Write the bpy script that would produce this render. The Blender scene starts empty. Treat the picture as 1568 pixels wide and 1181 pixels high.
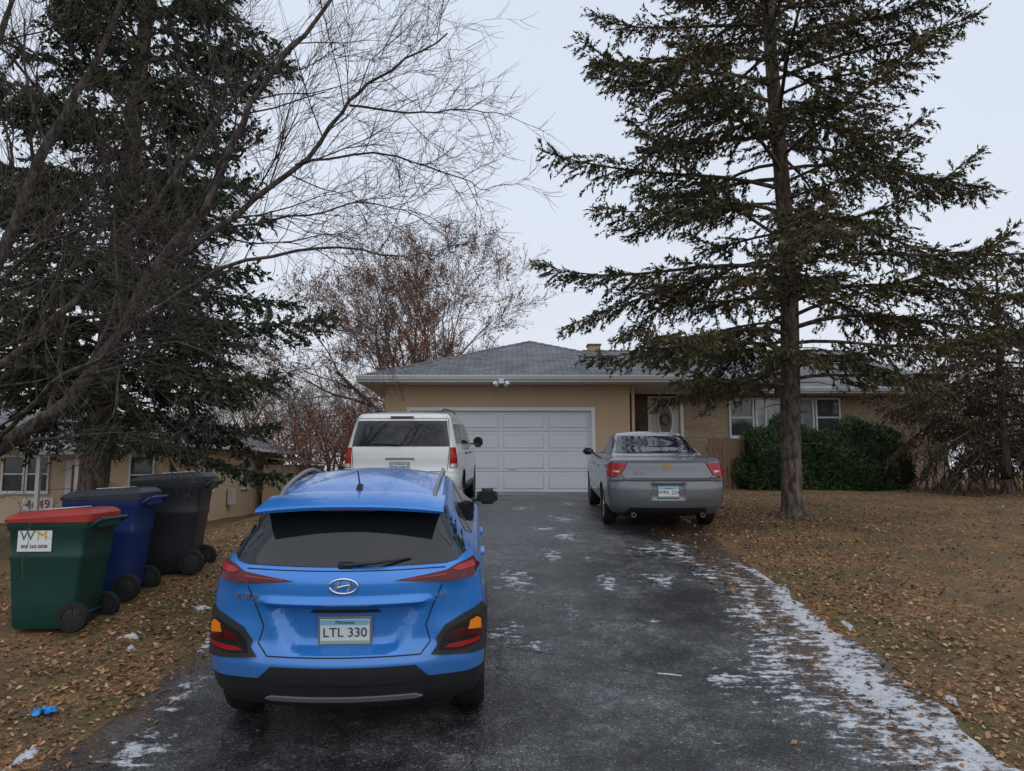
import bpy, bmesh, math, random
import numpy as np
from mathutils import Vector, Matrix, Euler
from mathutils.bvhtree import BVHTree
R=math.radians
sc=bpy.context.scene
rng=np.random.default_rng(7)
random.seed(7)

# ------------------------------------------------------------ node helpers
def new_mat(name):
    m=bpy.data.materials.new(name); m.use_nodes=True
    nt=m.node_tree
    b=nt.nodes['Principled BSDF']
    return m,nt,b
def N(nt,t,**kw):
    n=nt.nodes.new(t)
    for k,v in kw.items(): setattr(n,k,v)
    return n
def L(nt,a,b): nt.links.new(a,b)
def math_(nt,op,a,b=None,c=None,clamp=False):
    n=nt.nodes.new('ShaderNodeMath'); n.operation=op; n.use_clamp=clamp
    for i,v in enumerate((a,b,c)):
        if v is None: continue
        if isinstance(v,(int,float)): n.inputs[i].default_value=v
        else: L(nt,v,n.inputs[i])
    return n.outputs[0]
def mix(nt,f,a,b,bt='MIX'):
    n=nt.nodes.new('ShaderNodeMix'); n.data_type='RGBA'; n.blend_type=bt
    for s,v in ((n.inputs[0],f),(n.inputs[6],a),(n.inputs[7],b)):
        if isinstance(v,(int,float)): s.default_value=v
        elif isinstance(v,tuple): s.default_value=(v[0],v[1],v[2],1)
        else: L(nt,v,s)
    return n.outputs[2]
def ramp(nt,fac,stops):
    n=nt.nodes.new('ShaderNodeValToRGB')
    e=n.color_ramp.elements
    while len(e)<len(stops): e.new(0.5)
    for i,(p,c) in enumerate(stops):
        e[i].position=p; e[i].color=(c[0],c[1],c[2],1) if isinstance(c,tuple) else (c,c,c,1)
    L(nt,fac,n.inputs[0]); return n.outputs[0]
def sstep(nt,v,lo,hi):
    n=nt.nodes.new('ShaderNodeMapRange'); n.interpolation_type='SMOOTHSTEP'
    L(nt,v,n.inputs[0]); n.inputs[1].default_value=lo; n.inputs[2].default_value=hi
    return n.outputs[0]
def noise(nt,vec,scale,detail=4,rough=.55,out=0):
    n=nt.nodes.new('ShaderNodeTexNoise'); n.inputs['Scale'].default_value=scale
    n.inputs['Detail'].default_value=detail; n.inputs['Roughness'].default_value=rough
    if vec is not None: L(nt,vec,n.inputs['Vector'])
    return n.outputs[out]
def objco(nt):
    return nt.nodes.new('ShaderNodeTexCoord').outputs['Object']
def bump(nt,b,h,strength=.3,dist=.01):
    n=nt.nodes.new('ShaderNodeBump'); n.inputs['Strength'].default_value=strength; n.inputs['Distance'].default_value=dist
    L(nt,h,n.inputs['Height']); L(nt,n.outputs[0],b.inputs['Normal'])
def simple(name,col,rough=.5,metal=0,coat=0,spec=.5,var=0.12,vscale=8,bmp=0,bscale=80,coatr=.05):
    m,nt,b=new_mat(name)
    co=objco(nt)
    nz=noise(nt,co,vscale,3)
    c1=tuple(c*(1-var) for c in col); c2=tuple(min(1,c*(1+var)) for c in col)
    c=mix(nt,nz,c1,c2); L(nt,c,b.inputs['Base Color'])
    b.inputs['Roughness'].default_value=rough; b.inputs['Metallic'].default_value=metal
    b.inputs['Coat Weight'].default_value=coat; b.inputs['Coat Roughness'].default_value=coatr
    b.inputs['Specular IOR Level'].default_value=spec
    if bmp: bump(nt,b,noise(nt,co,bscale,2),bmp,.01)
    return m
def paint(name,col,metal=.35,rough=.35,dirt=.25,coat=.85):
    m,nt,b=new_mat(name); co=objco(nt)
    sx=nt.nodes.new('ShaderNodeSeparateXYZ'); L(nt,co,sx.inputs[0])
    low=sstep(nt,sx.outputs[2],1.05,.25)
    n6=noise(nt,co,6,6)
    d=math_(nt,'ADD',math_(nt,'MULTIPLY',low,math_(nt,'MULTIPLY',n6,dirt*1.8)),math_(nt,'MULTIPLY',n6,.04))
    c=mix(nt,d,col,(.19,.18,.17)); L(nt,c,b.inputs['Base Color'])
    L(nt,math_(nt,'ADD',math_(nt,'MULTIPLY',n6,.14),rough-.06),b.inputs['Roughness'])
    b.inputs['Metallic'].default_value=metal
    b.inputs['Coat Weight'].default_value=coat
    L(nt,math_(nt,'ADD',math_(nt,'MULTIPLY',n6,.12),.0),b.inputs['Coat Roughness'])
    return m
M={}
M['glass']=simple('dark_glass',(.010,.012,.014),.05,0,0,.5,.1)
M['black']=simple('black_plastic',(.016,.017,.019),.5,0,0,.4,.2,12,.08,300)
M['gloss']=simple('gloss_black',(.008,.008,.009),.15,0,.3)
M['seam']=simple('seam_black',(.004,.004,.004),.7)
M['tire']=simple('tire_rubber',(.014,.014,.014),.75,0,0,.3,.3,20,.2,120)
M['rim']=simple('alloy_rim',(.38,.39,.41),.35,.9)
M['chrome']=simple('chrome',(.7,.71,.73),.15,1,0,.5,.03)
M['red']=simple('red_lens',(.30,.007,.008),.18,0,0,.4,.15,30)
M['dred']=simple('dark_red_lens',(.075,.003,.005),.22,0,0,.35,.15,30)
M['amber']=simple('amber_lens',(.75,.20,.01),.2,0,0,.5,.15,30)
M['clear']=simple('clear_lens',(.45,.45,.45),.1,.3,.4)
M['plate']=simple('plate_white',(.62,.66,.66),.35,0,0,.5,.05,30)
M['platebl']=simple('plate_blue',(.20,.44,.60),.35)
M['plategr']=simple('plate_green',(.30,.42,.34),.35)
M['ink']=simple('ink_dark',(.02,.03,.08),.5)
M['rednum']=simple('red_number_paint',(.28,.03,.025),.5)
M['white']=simple('white_trim',(.68,.69,.71),.5,0,0,.4,.06,3)
M['silver']=simple('silver_plastic',(.20,.205,.21),.4,.3)
M['pipe']=simple('exhaust_steel',(.22,.21,.20),.4,.8)

# ------------------------------------------------------------ object helpers
def link(o,parent=None):
    sc.collection.objects.link(o)
    if parent is not None: o.parent=parent
    return o
def empty(name,loc=(0,0,0)):
    e=bpy.data.objects.new(name,None); e.empty_display_size=.3; link(e); e.location=loc; return e
def mesh_obj(name,verts,faces,mats,parent=None,smooth=False,midx=None,uv=False,sharp=None):
    me=bpy.data.meshes.new(name); me.from_pydata([tuple(v) for v in verts],[],[tuple(f) for f in faces])
    if not isinstance(mats,(list,tuple)): mats=[mats]
    for m in mats: me.materials.append(m)
    if midx is not None: me.polygons.foreach_set('material_index',np.array(midx,dtype=np.int32))
    if smooth:
        me.polygons.foreach_set('use_smooth',[True]*len(me.polygons))
        if sharp: me.set_sharp_from_angle(angle=R(sharp))
    me.update()
    if uv: planar_uv(me)
    o=bpy.data.objects.new(name,me); link(o,parent); return o
def planar_uv(me):
    uvl=me.uv_layers.new(name='UVMap')
    for p in me.polygons:
        n=p.normal
        if abs(n.z)>.99: u=Vector((1,0,0)); v=Vector((0,1,0))
        else:
            u=Vector((0,0,1)).cross(n).normalized(); v=n.cross(u).normalized()
        for li in p.loop_indices:
            co=me.vertices[me.loops[li].vertex_index].co
            uvl.data[li].uv=(co.dot(u),co.dot(v))
def box(name,lo,hi,mat,parent=None,bevel=0,uv=False):
    x0,y0,z0=lo;x1,y1,z1=hi
    bm=bmesh.new()
    vs=[bm.verts.new(p) for p in ((x0,y0,z0),(x1,y0,z0),(x1,y1,z0),(x0,y1,z0),(x0,y0,z1),(x1,y0,z1),(x1,y1,z1),(x0,y1,z1))]
    for f in ((3,2,1,0),(4,5,6,7),(0,1,5,4),(1,2,6,5),(2,3,7,6),(3,0,4,7)): bm.faces.new([vs[i] for i in f])
    if bevel: bmesh.ops.bevel(bm,geom=bm.edges[:],offset=bevel,segments=2,affect='EDGES',profile=.6)
    me=bpy.data.meshes.new(name); bm.to_mesh(me); bm.free()
    me.materials.append(mat)
    if uv: planar_uv(me)
    o=bpy.data.objects.new(name,me); link(o,parent); return o
def big_mesh(name,parts,mats,attr=None,parent=None,smooth=False,extra=None):
    vs=[];ls=[];st=[];mi=[];at=[];off=0;lo=0
    for i,(v,f,m) in enumerate(parts):
        v=np.asarray(v,dtype=np.float32); f=np.asarray(f,dtype=np.int32)
        vs.append(v); ls.append((f+off).ravel()); k=f.shape[1]
        st.append(lo+np.arange(len(f))*k); lo+=f.size; mi.append(np.full(len(f),m)); off+=len(v)
        if attr is not None: at.append(attr[i])
    v=np.concatenate(vs); l=np.concatenate(ls); s=np.concatenate(st); mm=np.concatenate(mi)
    me=bpy.data.meshes.new(name)
    me.vertices.add(len(v)); me.vertices.foreach_set('co',v.ravel())
    me.loops.add(len(l)); me.loops.foreach_set('vertex_index',l.astype(np.int32))
    me.polygons.add(len(s)); me.polygons.foreach_set('loop_start',s.astype(np.int32))
    for m in mats: me.materials.append(m)
    me.polygons.foreach_set('material_index',mm.astype(np.int32))
    if smooth: me.polygons.foreach_set('use_smooth',np.ones(len(s),dtype=bool))
    me.update(calc_edges=True)
    if attr is not None:
        a=me.attributes.new('var','FLOAT','POINT'); a.data.foreach_set('value',np.concatenate(at).astype(np.float32))
    if extra:
        for k,val in extra.items():
            a=me.attributes.new(k,'FLOAT','POINT'); a.data.foreach_set('value',np.asarray(val,dtype=np.float32))
    me.validate()
    o=bpy.data.objects.new(name,me); link(o,parent); return o
def text(parent,s,loc,rot,size,mat,ext=.002,name='lettering',align='CENTER'):
    c=bpy.data.curves.new(name,'FONT'); c.body=s; c.size=size; c.extrude=ext; c.align_x=align; c.align_y='CENTER'
    c.materials.append(mat)
    o=bpy.data.objects.new(name,c); link(o,parent); o.location=loc; o.rotation_euler=rot; return o
def lathe(name,prof,axis_pts,mats,parent,n=32,midx=None,loc=(0,0,0)):
    vs=[];fs=[];mi=[]
    for (x,r) in prof:
        for i in range(n):
            a=2*math.pi*i/n; vs.append((x,r*math.cos(a),r*math.sin(a)))
    for j in range(len(prof)-1):
        for i in range(n):
            fs.append((j*n+i,j*n+(i+1)%n,(j+1)*n+(i+1)%n,(j+1)*n+i)); mi.append(midx[j] if midx else 0)
    o=mesh_obj(name,vs,fs,mats,parent,True,mi,sharp=35); o.location=loc; return o

# ------------------------------------------------------------ terrain
PY=np.array([-40,0,3,5.4,7.5,9,11.4,14,17,20,24,40,60,400],float)
PZ=np.array([-.25,-.22,-.17,-.01,.28,.47,.74,.95,1.07,1.12,1.2,1.2,.8,.6],float)
def prof(y):
    y=np.asarray(y,float)
    r=0
    for d in (-.8,-.4,0,.4,.8): r=r+np.interp(y+d,PY,PZ)
    return r/5
def gz(x,y):
    x=np.asarray(x,float); p=prof(y)
    low=np.minimum(p,0.02)
    t=np.clip((-3.6-x)/5.0,0,1); t=t*t*(3-2*t)
    z=p*(1-t)+low*t
    t2=np.clip((x-3.2)/3,0,1)
    z=z+.06*t2*t2*(3-2*t2)
    return z
def g(x,y): return float(gz(x,y))
def axis_vals(dense_lo,dense_hi,step,far):
    a=list(np.arange(dense_lo,dense_hi+1e-6,step)); s=step; v=dense_hi
    while v<far: s*=1.35; v+=s; a.append(v)
    s=step; v=dense_lo
    while v>-far: s*=1.35; v-=s; a.insert(0,v)
    return np.array(a)
xs=axis_vals(-14,16,.25,600); ys=axis_vals(-2,30,.25,600)
X,Y=np.meshgrid(xs,ys)
Z=gz(X,Y)
lump=.018*np.sin(X*2.1+Y*.7)*np.sin(Y*1.7-X*.4)+.012*np.sin(X*5.3+1)*np.sin(Y*4.7)
off=np.where((X>-2.75)&(X<3.0)&(Y<20),-.06,lump*np.clip(np.minimum(np.abs(X-3.0),np.abs(X+2.75)),0,1)+.01)
Z=Z+off
nx=len(xs);ny=len(ys)
idx=np.arange(nx*ny).reshape(ny,nx)
F=np.stack([idx[:-1,:-1],idx[:-1,1:],idx[1:,1:],idx[1:,:-1]],-1).reshape(-1,4)
m,nt,b=new_mat('lawn_leaf_litter'); co=objco(nt)
vor=nt.nodes.new('ShaderNodeTexVoronoi'); vor.inputs['Scale'].default_value=38
L(nt,mix(nt,.10,co,noise(nt,co,9,2,out=1)),vor.inputs['Vector'])
sepc=nt.nodes.new('ShaderNodeSeparateColor'); L(nt,vor.outputs['Color'],sepc.inputs[0])
leafc=ramp(nt,sepc.outputs[0],[(0,(.08,.042,.022)),(.35,(.17,.085,.040)),(.6,(.25,.125,.052)),(.85,(.32,.17,.075)),(1,(.36,.23,.12))])
gr=ramp(nt,noise(nt,co,75,4,.75),[(.28,(.045,.033,.018)),(.45,(.125,.088,.048)),(.6,(.215,.150,.085)),(.75,(.30,.215,.13))])
med=noise(nt,co,1.4,7,.68)
lm=math_(nt,'MULTIPLY',sstep(nt,med,.42,.58),sstep(nt,sepc.outputs[1],.15,.5))
sx=nt.nodes.new('ShaderNodeSeparateXYZ'); L(nt,co,sx.inputs[0])
green=math_(nt,'MULTIPLY',sstep(nt,noise(nt,co,.45,3),.48,.68),math_(nt,'ADD',.45,math_(nt,'MULTIPLY',sstep(nt,sx.outputs[0],-3.4,-5.0),.55)))
grn=mix(nt,green,gr,mix(nt,1.0,gr,(.55,.82,.50),'MULTIPLY'))
c=mix(nt,lm,grn,leafc)
c=mix(nt,math_(nt,'MULTIPLY',sstep(nt,med,.55,.35),.5),c,mix(nt,1.0,c,(.6,.55,.5),'MULTIPLY'))
L(nt,c,b.inputs['Base Color']); b.inputs['Roughness'].default_value=.9; b.inputs['Specular IOR Level'].default_value=.15
bump(nt,b,noise(nt,co,60,2),.8,.02)
big_mesh('ground',[(np.stack([X,Y,Z],-1).reshape(-1,3),F,0)],[m],smooth=True)

# driveway
def drive_edge(y,side):
    n=.05*math.sin(y*2.3)+.035*math.sin(y*5.9+1)+.02*math.sin(y*13.1)
    return (3.10+n) if side>0 else (-2.82+n)
dys=np.arange(-.5,20.01,.08); dys[-1]=19.99
us=np.linspace(0,1,80)
V=[]
for y in dys:
    a,bb=drive_edge(y,-1),drive_edge(y,1)
    if y>16: 
        k=(y-16)/4; bb=bb*(1-k)+3.05*k
    if y<2: 
        k=(2-y)/2.5; a-=k*k*1.2; bb+=k*k*1.2
    for u in us:
        x=a+(bb-a)*u; e=min(u,1-u); V.append((x,y,float(prof(y))+.014-(.07 if e==0 else 0)+.012*math.sin(x*1.3)*math.sin(y*.8)))
V=np.array(V); nu=len(us); idx=np.arange(len(V)).reshape(len(dys),nu)
F=np.stack([idx[:-1,:-1],idx[:-1,1:],idx[1:,1:],idx[1:,:-1]],-1).reshape(-1,4)
vx,vy=V[:,0],V[:,1]
wobx=.11*np.sin(vy*1.3)+.06*np.sin(vy*3.3+1)
def fstrip(xc,w0,w1,y0,y1,k,wb=1.0):
    hw=np.interp(vy,[4,9],[w0,w1]); f=k*(1-np.abs(vx+wobx*wb-xc)/hw)
    f=f-np.clip((vy-y1)/1.2,0,3)-np.clip((y0-vy)/.8,0,3); return f
fld=np.maximum(fstrip(2.86,.46,.13,1,9.0,.75),fstrip(2.36,.30,.13,1,10.8,.30,1.6))
for (px,py,rx,ry,k) in [(1.68,6.0,.15,.17,.75),(1.10,8.6,.17,.55,.55),(1.70,8.7,.30,.33,.6),(-2.35,4.85,.25,.3,.6),(.55,9.9,.18,.5,.5),(1.0,9.7,.14,.3,.45),(-2.45,5.7,.18,.6,.4),
   (-2.75,6.7,.18,.4,.6),(0.05,8.7,.35,.7,.45),(-.05,6.9,.25,.5,.42),(.22,6.7,.14,.3,.3),(1.95,6.3,.18,.22,.4),(.9,13.0,.5,.7,.4),(.8,11.2,.35,.6,.45),(.45,11.9,.3,.5,.4),(2.3,8.9,.22,.6,.45),(0.2,5.5,.18,.18,.25),(-.3,19.2,2.8,.6,.6),(1.9,10.3,.3,.5,.5),(1.3,4.9,.25,.25,.25),(-.2,4.4,.25,.2,.2),(.6,7.6,.2,.3,.25),(1.4,7.3,.16,.2,.3),(.2,14.5,.5,.8,.35),(1.2,15.5,.5,.8,.35),(1.9,5.2,.2,.25,.25)]:
    l=np.sqrt(((vx-px)/rx)**2+((vy-py)/ry)**2); fld=np.maximum(fld,k-l*.8)
fld=np.clip(fld,-1.0,1)
m,nt,b=new_mat('wet_asphalt'); co=objco(nt)
sx=nt.nodes.new('ShaderNodeSeparateXYZ'); L(nt,co,sx.inputs[0]); x_,y_=sx.outputs[0],sx.outputs[1]
v2=nt.nodes.new('ShaderNodeTexVoronoi'); v2.inputs['Scale'].default_value=85; L(nt,co,v2.inputs['Vector'])
s2=nt.nodes.new('ShaderNodeSeparateColor'); L(nt,v2.outputs['Color'],s2.inputs[0])
stone=ramp(nt,s2.outputs[0],[(0,.026),(.5,.040),(.82,.060),(.95,(.105,.10,.095)),(1,(.20,.19,.175))])
n1=noise(nt,co,1.0,9,.72)
base=mix(nt,sstep(nt,n1,.36,.64),mix(nt,1.0,stone,(.42,.42,.45),'MULTIPLY'),mix(nt,1.0,stone,(1.6,1.6,1.66),'MULTIPLY'))
vc=nt.nodes.new('ShaderNodeTexVoronoi'); vc.feature='DISTANCE_TO_EDGE'; vc.inputs['Scale'].default_value=.6
nd=noise(nt,co,2.4,5,.72,out=1)
L(nt,mix(nt,.26,co,nd),vc.inputs['Vector'])
crack=math_(nt,'SUBTRACT',1.0,sstep(nt,vc.outputs['Distance'],.001,.010))
crack=math_(nt,'MULTIPLY',crack,sstep(nt,n1,.42,.55))
base=mix(nt,math_(nt,'MULTIPLY',crack,.85),base,(.008,.008,.008))
fine=noise(nt,co,8,9,.80)
haze=math_(nt,'MULTIPLY',sstep(nt,math_(nt,'ADD',fine,math_(nt,'MULTIPLY',n1,.8)),.93,1.12),.30)
base=mix(nt,haze,base,(.24,.245,.26))
sepn=nt.nodes.new('ShaderNodeSeparateColor'); L(nt,nd,sepn.inputs[0])
xw=math_(nt,'ADD',x_,math_(nt,'MULTIPLY',math_(nt,'SUBTRACT',sepn.outputs[0],.5),1.1))
mudn=math_(nt,'MULTIPLY',math_(nt,'MAXIMUM',sstep(nt,xw,2.1,2.6),sstep(nt,xw,-2.35,-2.75)),sstep(nt,fine,.36,.50))
mudc=ramp(nt,noise(nt,co,40,3,.7),[(.3,(.022,.015,.011)),(.5,(.075,.045,.028)),(.72,(.21,.12,.062))])
base=mix(nt,math_(nt,'MULTIPLY',mudn,.85),base,mudc)
mp=nt.nodes.new('ShaderNodeMapping'); mp.inputs['Rotation'].default_value=(0,0,R(24)); mp.inputs['Scale'].default_value=(5,17,1); L(nt,co,mp.inputs[0])
streak=noise(nt,mp.outputs[0],1,3,.6)
fa=N(nt,'ShaderNodeAttribute',attribute_name='slush')
q=math_(nt,'ADD',fa.outputs['Fac'],math_(nt,'MULTIPLY',math_(nt,'SUBTRACT',fine,.5),3.4))
q=math_(nt,'ADD',q,math_(nt,'MULTIPLY',math_(nt,'SUBTRACT',streak,.5),2.0))
snow=math_(nt,'MULTIPLY',sstep(nt,q,.12,.55),.85)
snc=ramp(nt,fine,[(.35,(.32,.335,.36)),(.5,(.52,.54,.58)),(.65,(.66,.69,.73))])
base=mix(nt,snow,base,snc)
L(nt,base,b.inputs['Base Color'])
rg=ramp(nt,n1,[(.35,.15),(.5,.34),(.66,.62)])
rg=mix(nt,snow,rg,(.6,.6,.6)); L(nt,rg,b.inputs['Roughness']); b.inputs['Specular IOR Level'].default_value=.5
bump(nt,b,v2.outputs['Distance'],.55,.012)
big_mesh('driveway',[(V,F,0)],[m],smooth=True,extra={'slush':fld})
m2=simple('street_asphalt',(.045,.045,.048),.6,0,0,.4,.3,4,.4,90)
mesh_obj('street',[(-60,-9,-.20),(60,-9,-.20),(60,-.8,-.20),(-60,-.8,-.20)],[(0,1,2,3)],m2)

# ------------------------------------------------------------ leaves / grass scatter
leafm,nt,b=new_mat('fallen_leaf'); a=N(nt,'ShaderNodeAttribute',attribute_name='var')
c=ramp(nt,a.outputs['Fac'],[(0,(.06,.034,.02)),(.3,(.16,.078,.036)),(.55,(.27,.125,.050)),(.8,(.36,.19,.085)),(1,(.46,.32,.19))])
L(nt,c,b.inputs['Base Color']); b.inputs['Roughness'].default_value=.6
def scatter_leaves(n,xr,yr,bias):
    pts=[]
    while sum(len(p) for p in pts)<n:
        x=rng.uniform(*xr,n); y=yr[0]+(yr[1]-yr[0])*rng.random(n)**1.5
        k=bias(x,y)>rng.random(n); pts.append(np.stack([x[k],y[k]],-1))
    p=np.concatenate(pts)[:n]; x,y=p[:,0],p[:,1]
    z=gz(x,y)+.020
    s=rng.uniform(.009,.026,n); a=rng.uniform(0,6.28,n); t=rng.uniform(-.6,.6,n); t2=rng.uniform(-.6,.6,n)
    U=np.stack([np.cos(a),np.sin(a),t],-1)*s[:,None]; W=np.stack([-np.sin(a),np.cos(a),t2],-1)*(s*.7)[:,None]
    P=np.stack([x,y,z+np.abs(t)*s*.8],-1)
    cup=np.zeros((n,3)); cup[:,2]=s*.35
    v=np.stack([P-U*1.1,P-W+cup*rng.uniform(-.3,1,n)[:,None],P+U*1.2,P+W+cup*rng.uniform(-.3,1,n)[:,None]],1).reshape(-1,3)
    f=np.arange(n*4).reshape(-1,4)
    return v,f,np.repeat(rng.random(n)**1.1,4)
def clump(x,y): return .5+.5*np.sin(x*1.9+np.sin(y*1.3)*2)*np.sin(y*1.5+np.sin(x*1.1)*1.5)
def bR(x,y):
    e=np.exp(-((x-3.6)/1.0)**2)*.55; t=np.exp(-(((x-4.9)/2.0)**2+((y-12.5)/2.2)**2))*.5
    return np.clip(.10+e+t+.75*clump(x,y)**3*(y<10),0,1)*(x>3.0+.08*np.sin(y*5))
def bL(x,y): return np.clip(.22+.5*clump(x*1.4,y)+.6*np.exp(-((x+3.3)/.8)**2),0,1)*(x<-2.75+.06*np.sin(y*6))
def bD(x,y): return np.where((x>2.2)|(x<-2.4),.6,.010)
l1=scatter_leaves(20000,(2.9,12),(3.2,18),bR); l2=scatter_leaves(16000,(-8.5,-2.6),(3.2,13),bL); l3=scatter_leaves(2200,(-2.9,3.1),(3,19),bD)
big_mesh('fallen_leaves',[(q[0],q[1],0) for q in (l1,l2,l3)],[leafm],attr=[q[2] for q in (l1,l2,l3)])
grm,nt,b=new_mat('dormant_grass'); a=N(nt,'ShaderNodeAttribute',attribute_name='var')
c=ramp(nt,a.outputs['Fac'],[(0,(.050,.048,.020)),(.3,(.11,.088,.042)),(.6,(.23,.165,.092)),(1,(.38,.28,.17))])
L(nt,c,b.inputs['Base Color']); b.inputs['Roughness'].default_value=.7
def grass(n,xr,yr,k):
    x=rng.uniform(*xr,n); y=yr[0]+(yr[1]-yr[0])*rng.random(n)**1.7
    z=gz(x,y)+.008; h=rng.uniform(.006,.024,n); a=rng.uniform(0,6.28,n); w=.003
    P=np.stack([x,y,z],-1); U=np.stack([np.cos(a),np.sin(a),a*0],-1)*w
    T=P+np.stack([rng.normal(0,.028,n),rng.normal(0,.028,n),h],-1)
    v=np.stack([P-U,P+U,T],1).reshape(-1,3); return v,np.arange(n*3).reshape(-1,3),np.repeat(np.clip(rng.normal(k,.25,n),0,1),3)
q1=grass(90000,(3.12,11),(3.2,14),.62); q2=grass(35000,(-9,-2.88),(3.2,12),.45)
big_mesh('lawn_grass',[(q1[0],q1[1],0),(q2[0],q2[1],0)],[grm],attr=[q1[2],q2[2]])

# ------------------------------------------------------------ trees
class Tubes:
    def __init__(s): s.g={}
    def add(s,P,r,n): s.g.setdefault((len(P),n),[]).append((P,r))
    def parts(s,mi=0):
        out=[]
        for (k,n),lst in s.g.items():
            P=np.array([a for a,_ in lst],float); r=np.array([a for _,a in lst],float)
            T=np.gradient(P,axis=1); T/=np.linalg.norm(T,axis=2,keepdims=True)+1e-9
            d=P[:,-1]-P[:,0]; d/=np.linalg.norm(d,axis=1,keepdims=True)+1e-9
            ref=np.where(np.abs(d[:,2:3])>.75,np.array([[1.,0,0]]),np.array([[0,0,1.]]))[:,None,:]
            A=np.cross(T,np.broadcast_to(ref,T.shape)); A/=np.linalg.norm(A,axis=2,keepdims=True)+1e-9
            B=np.cross(T,A)
            an=np.arange(n)*2*math.pi/n
            V=P[:,:,None,:]+r[:,:,None,None]*(np.cos(an)[None,None,:,None]*A[:,:,None,:]+np.sin(an)[None,None,:,None]*B[:,:,None,:])
            Nn=len(lst); idx=np.arange(Nn*k*n).reshape(Nn,k,n); nx=np.roll(idx,-1,axis=2)
            F=np.stack([idx[:,:-1],nx[:,:-1],nx[:,1:],idx[:,1:]],-1).reshape(-1,4)
            out.append((V.reshape(-1,3),F,mi))
        return out
def norm(v): return v/(math.sqrt(float(v[0]*v[0]+v[1]*v[1]+v[2]*v[2]))+1e-9)
def cross(a,b): return np.array([a[1]*b[2]-a[2]*b[1],a[2]*b[0]-a[0]*b[2],a[0]*b[1]-a[1]*b[0]])
def bark(name,c1,c2,s=14,bm_=True):
    m,nt,b=new_mat(name); co=objco(nt)
    mp=nt.nodes.new('ShaderNodeMapping'); mp.inputs['Scale'].default_value=(1,1,.35); L(nt,co,mp.inputs[0])
    n=noise(nt,mp.outputs[0],s,5 if bm_ else 2,.7)
    L(nt,mix(nt,sstep(nt,n,.35,.68),c1,c2),b.inputs['Base Color']); b.inputs['Roughness'].default_value=.9; b.inputs['Specular IOR Level'].default_value=.2
    if bm_: bump(nt,b,n,1.,.04)
    return m
M['bark_sp']=bark('spruce_bark',(.045,.034,.027),(.19,.15,.12))
M['bark_d']=bark('bare_bark',(.035,.028,.025),(.12,.10,.088),20,False)
M['bark_f']=bark('far_bark',(.075,.050,.040),(.17,.12,.095),10,False)
def foliage_mat(name,stops,big=1.3):
    m,nt,b=new_mat(name); a=N(nt,'ShaderNodeAttribute',attribute_name='var'); co=objco(nt)
    f=math_(nt,'ADD',math_(nt,'MULTIPLY',a.outputs['Fac'],.6),math_(nt,'MULTIPLY',sstep(nt,noise(nt,co,big,2),.3,.7),.4))
    L(nt,ramp(nt,f,stops),b.inputs['Base Color']); b.inputs['Roughness'].default_value=.65; b.inputs['Specular IOR Level'].default_value=.25
    return m
M['needle']=foliage_mat('spruce_needles',[(0,(.022,.026,.012)),(.42,(.060,.064,.028)),(.65,(.105,.088,.042)),(1,(.19,.125,.065))])
M['needle2']=foliage_mat('spruce_needles_dark',[(0,(.014,.023,.012)),(.5,(.038,.056,.028)),(.8,(.066,.078,.040)),(1,(.10,.088,.052))])
M['needle3']=foliage_mat('dry_needles',[(0,(.030,.028,.016)),(.5,(.085,.070,.042)),(1,(.19,.135,.085))])
M['leafg']=foliage_mat('yew_leaves',[(0,(.010,.020,.008)),(.45,(.035,.062,.022)),(.75,(.065,.105,.035)),(1,(.10,.14,.05))],2)
M['bud']=foliage_mat('brown_leaves',[(0,(.13,.055,.035)),(.5,(.27,.125,.075)),(1,(.40,.23,.14))],1)
def sprigs(P,D,S,nn=14,bw=.013,rg=rng,flat=.0):
    n=len(P); P=np.asarray(P);D=np.asarray(D);S=np.asarray(S)
    D=D/(np.linalg.norm(D,axis=1,keepdims=True)+1e-9)
    ref=np.tile(np.array([[0.1,0.2,1.]]),(n,1)); A=np.cross(D,ref); A/=np.linalg.norm(A,axis=1,keepdims=True)+1e-9; B=np.cross(D,A)
    t=rg.random((n,nn)); an=rg.uniform(0,2*math.pi,(n,nn)); ln=rg.uniform(.6,1.1,(n,nn))*.30
    base=P[:,None]+D[:,None]*(t*S[:,None])[...,None]
    rad=np.cos(an)[...,None]*A[:,None]+np.sin(an)[...,None]*B[:,None]
    tip=base+(rad*(ln*S[:,None])[...,None])+D[:,None]*(ln*1.1*S[:,None])[...,None]
    side=np.cross(rad,np.broadcast_to(D[:,None],rad.shape)); w=(bw*(.7+.6*rg.random((n,nn))))[...,None]
    V=np.stack([base-side*w,base+side*w,tip],2).reshape(-1,3)
    F=np.arange(len(V)).reshape(-1,3)
    a=np.repeat(np.clip(rg.normal(.5,.22,n),0,1),nn*3)+np.repeat(rg.normal(0,.08,n*nn),3)
    return V,F,a
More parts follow.
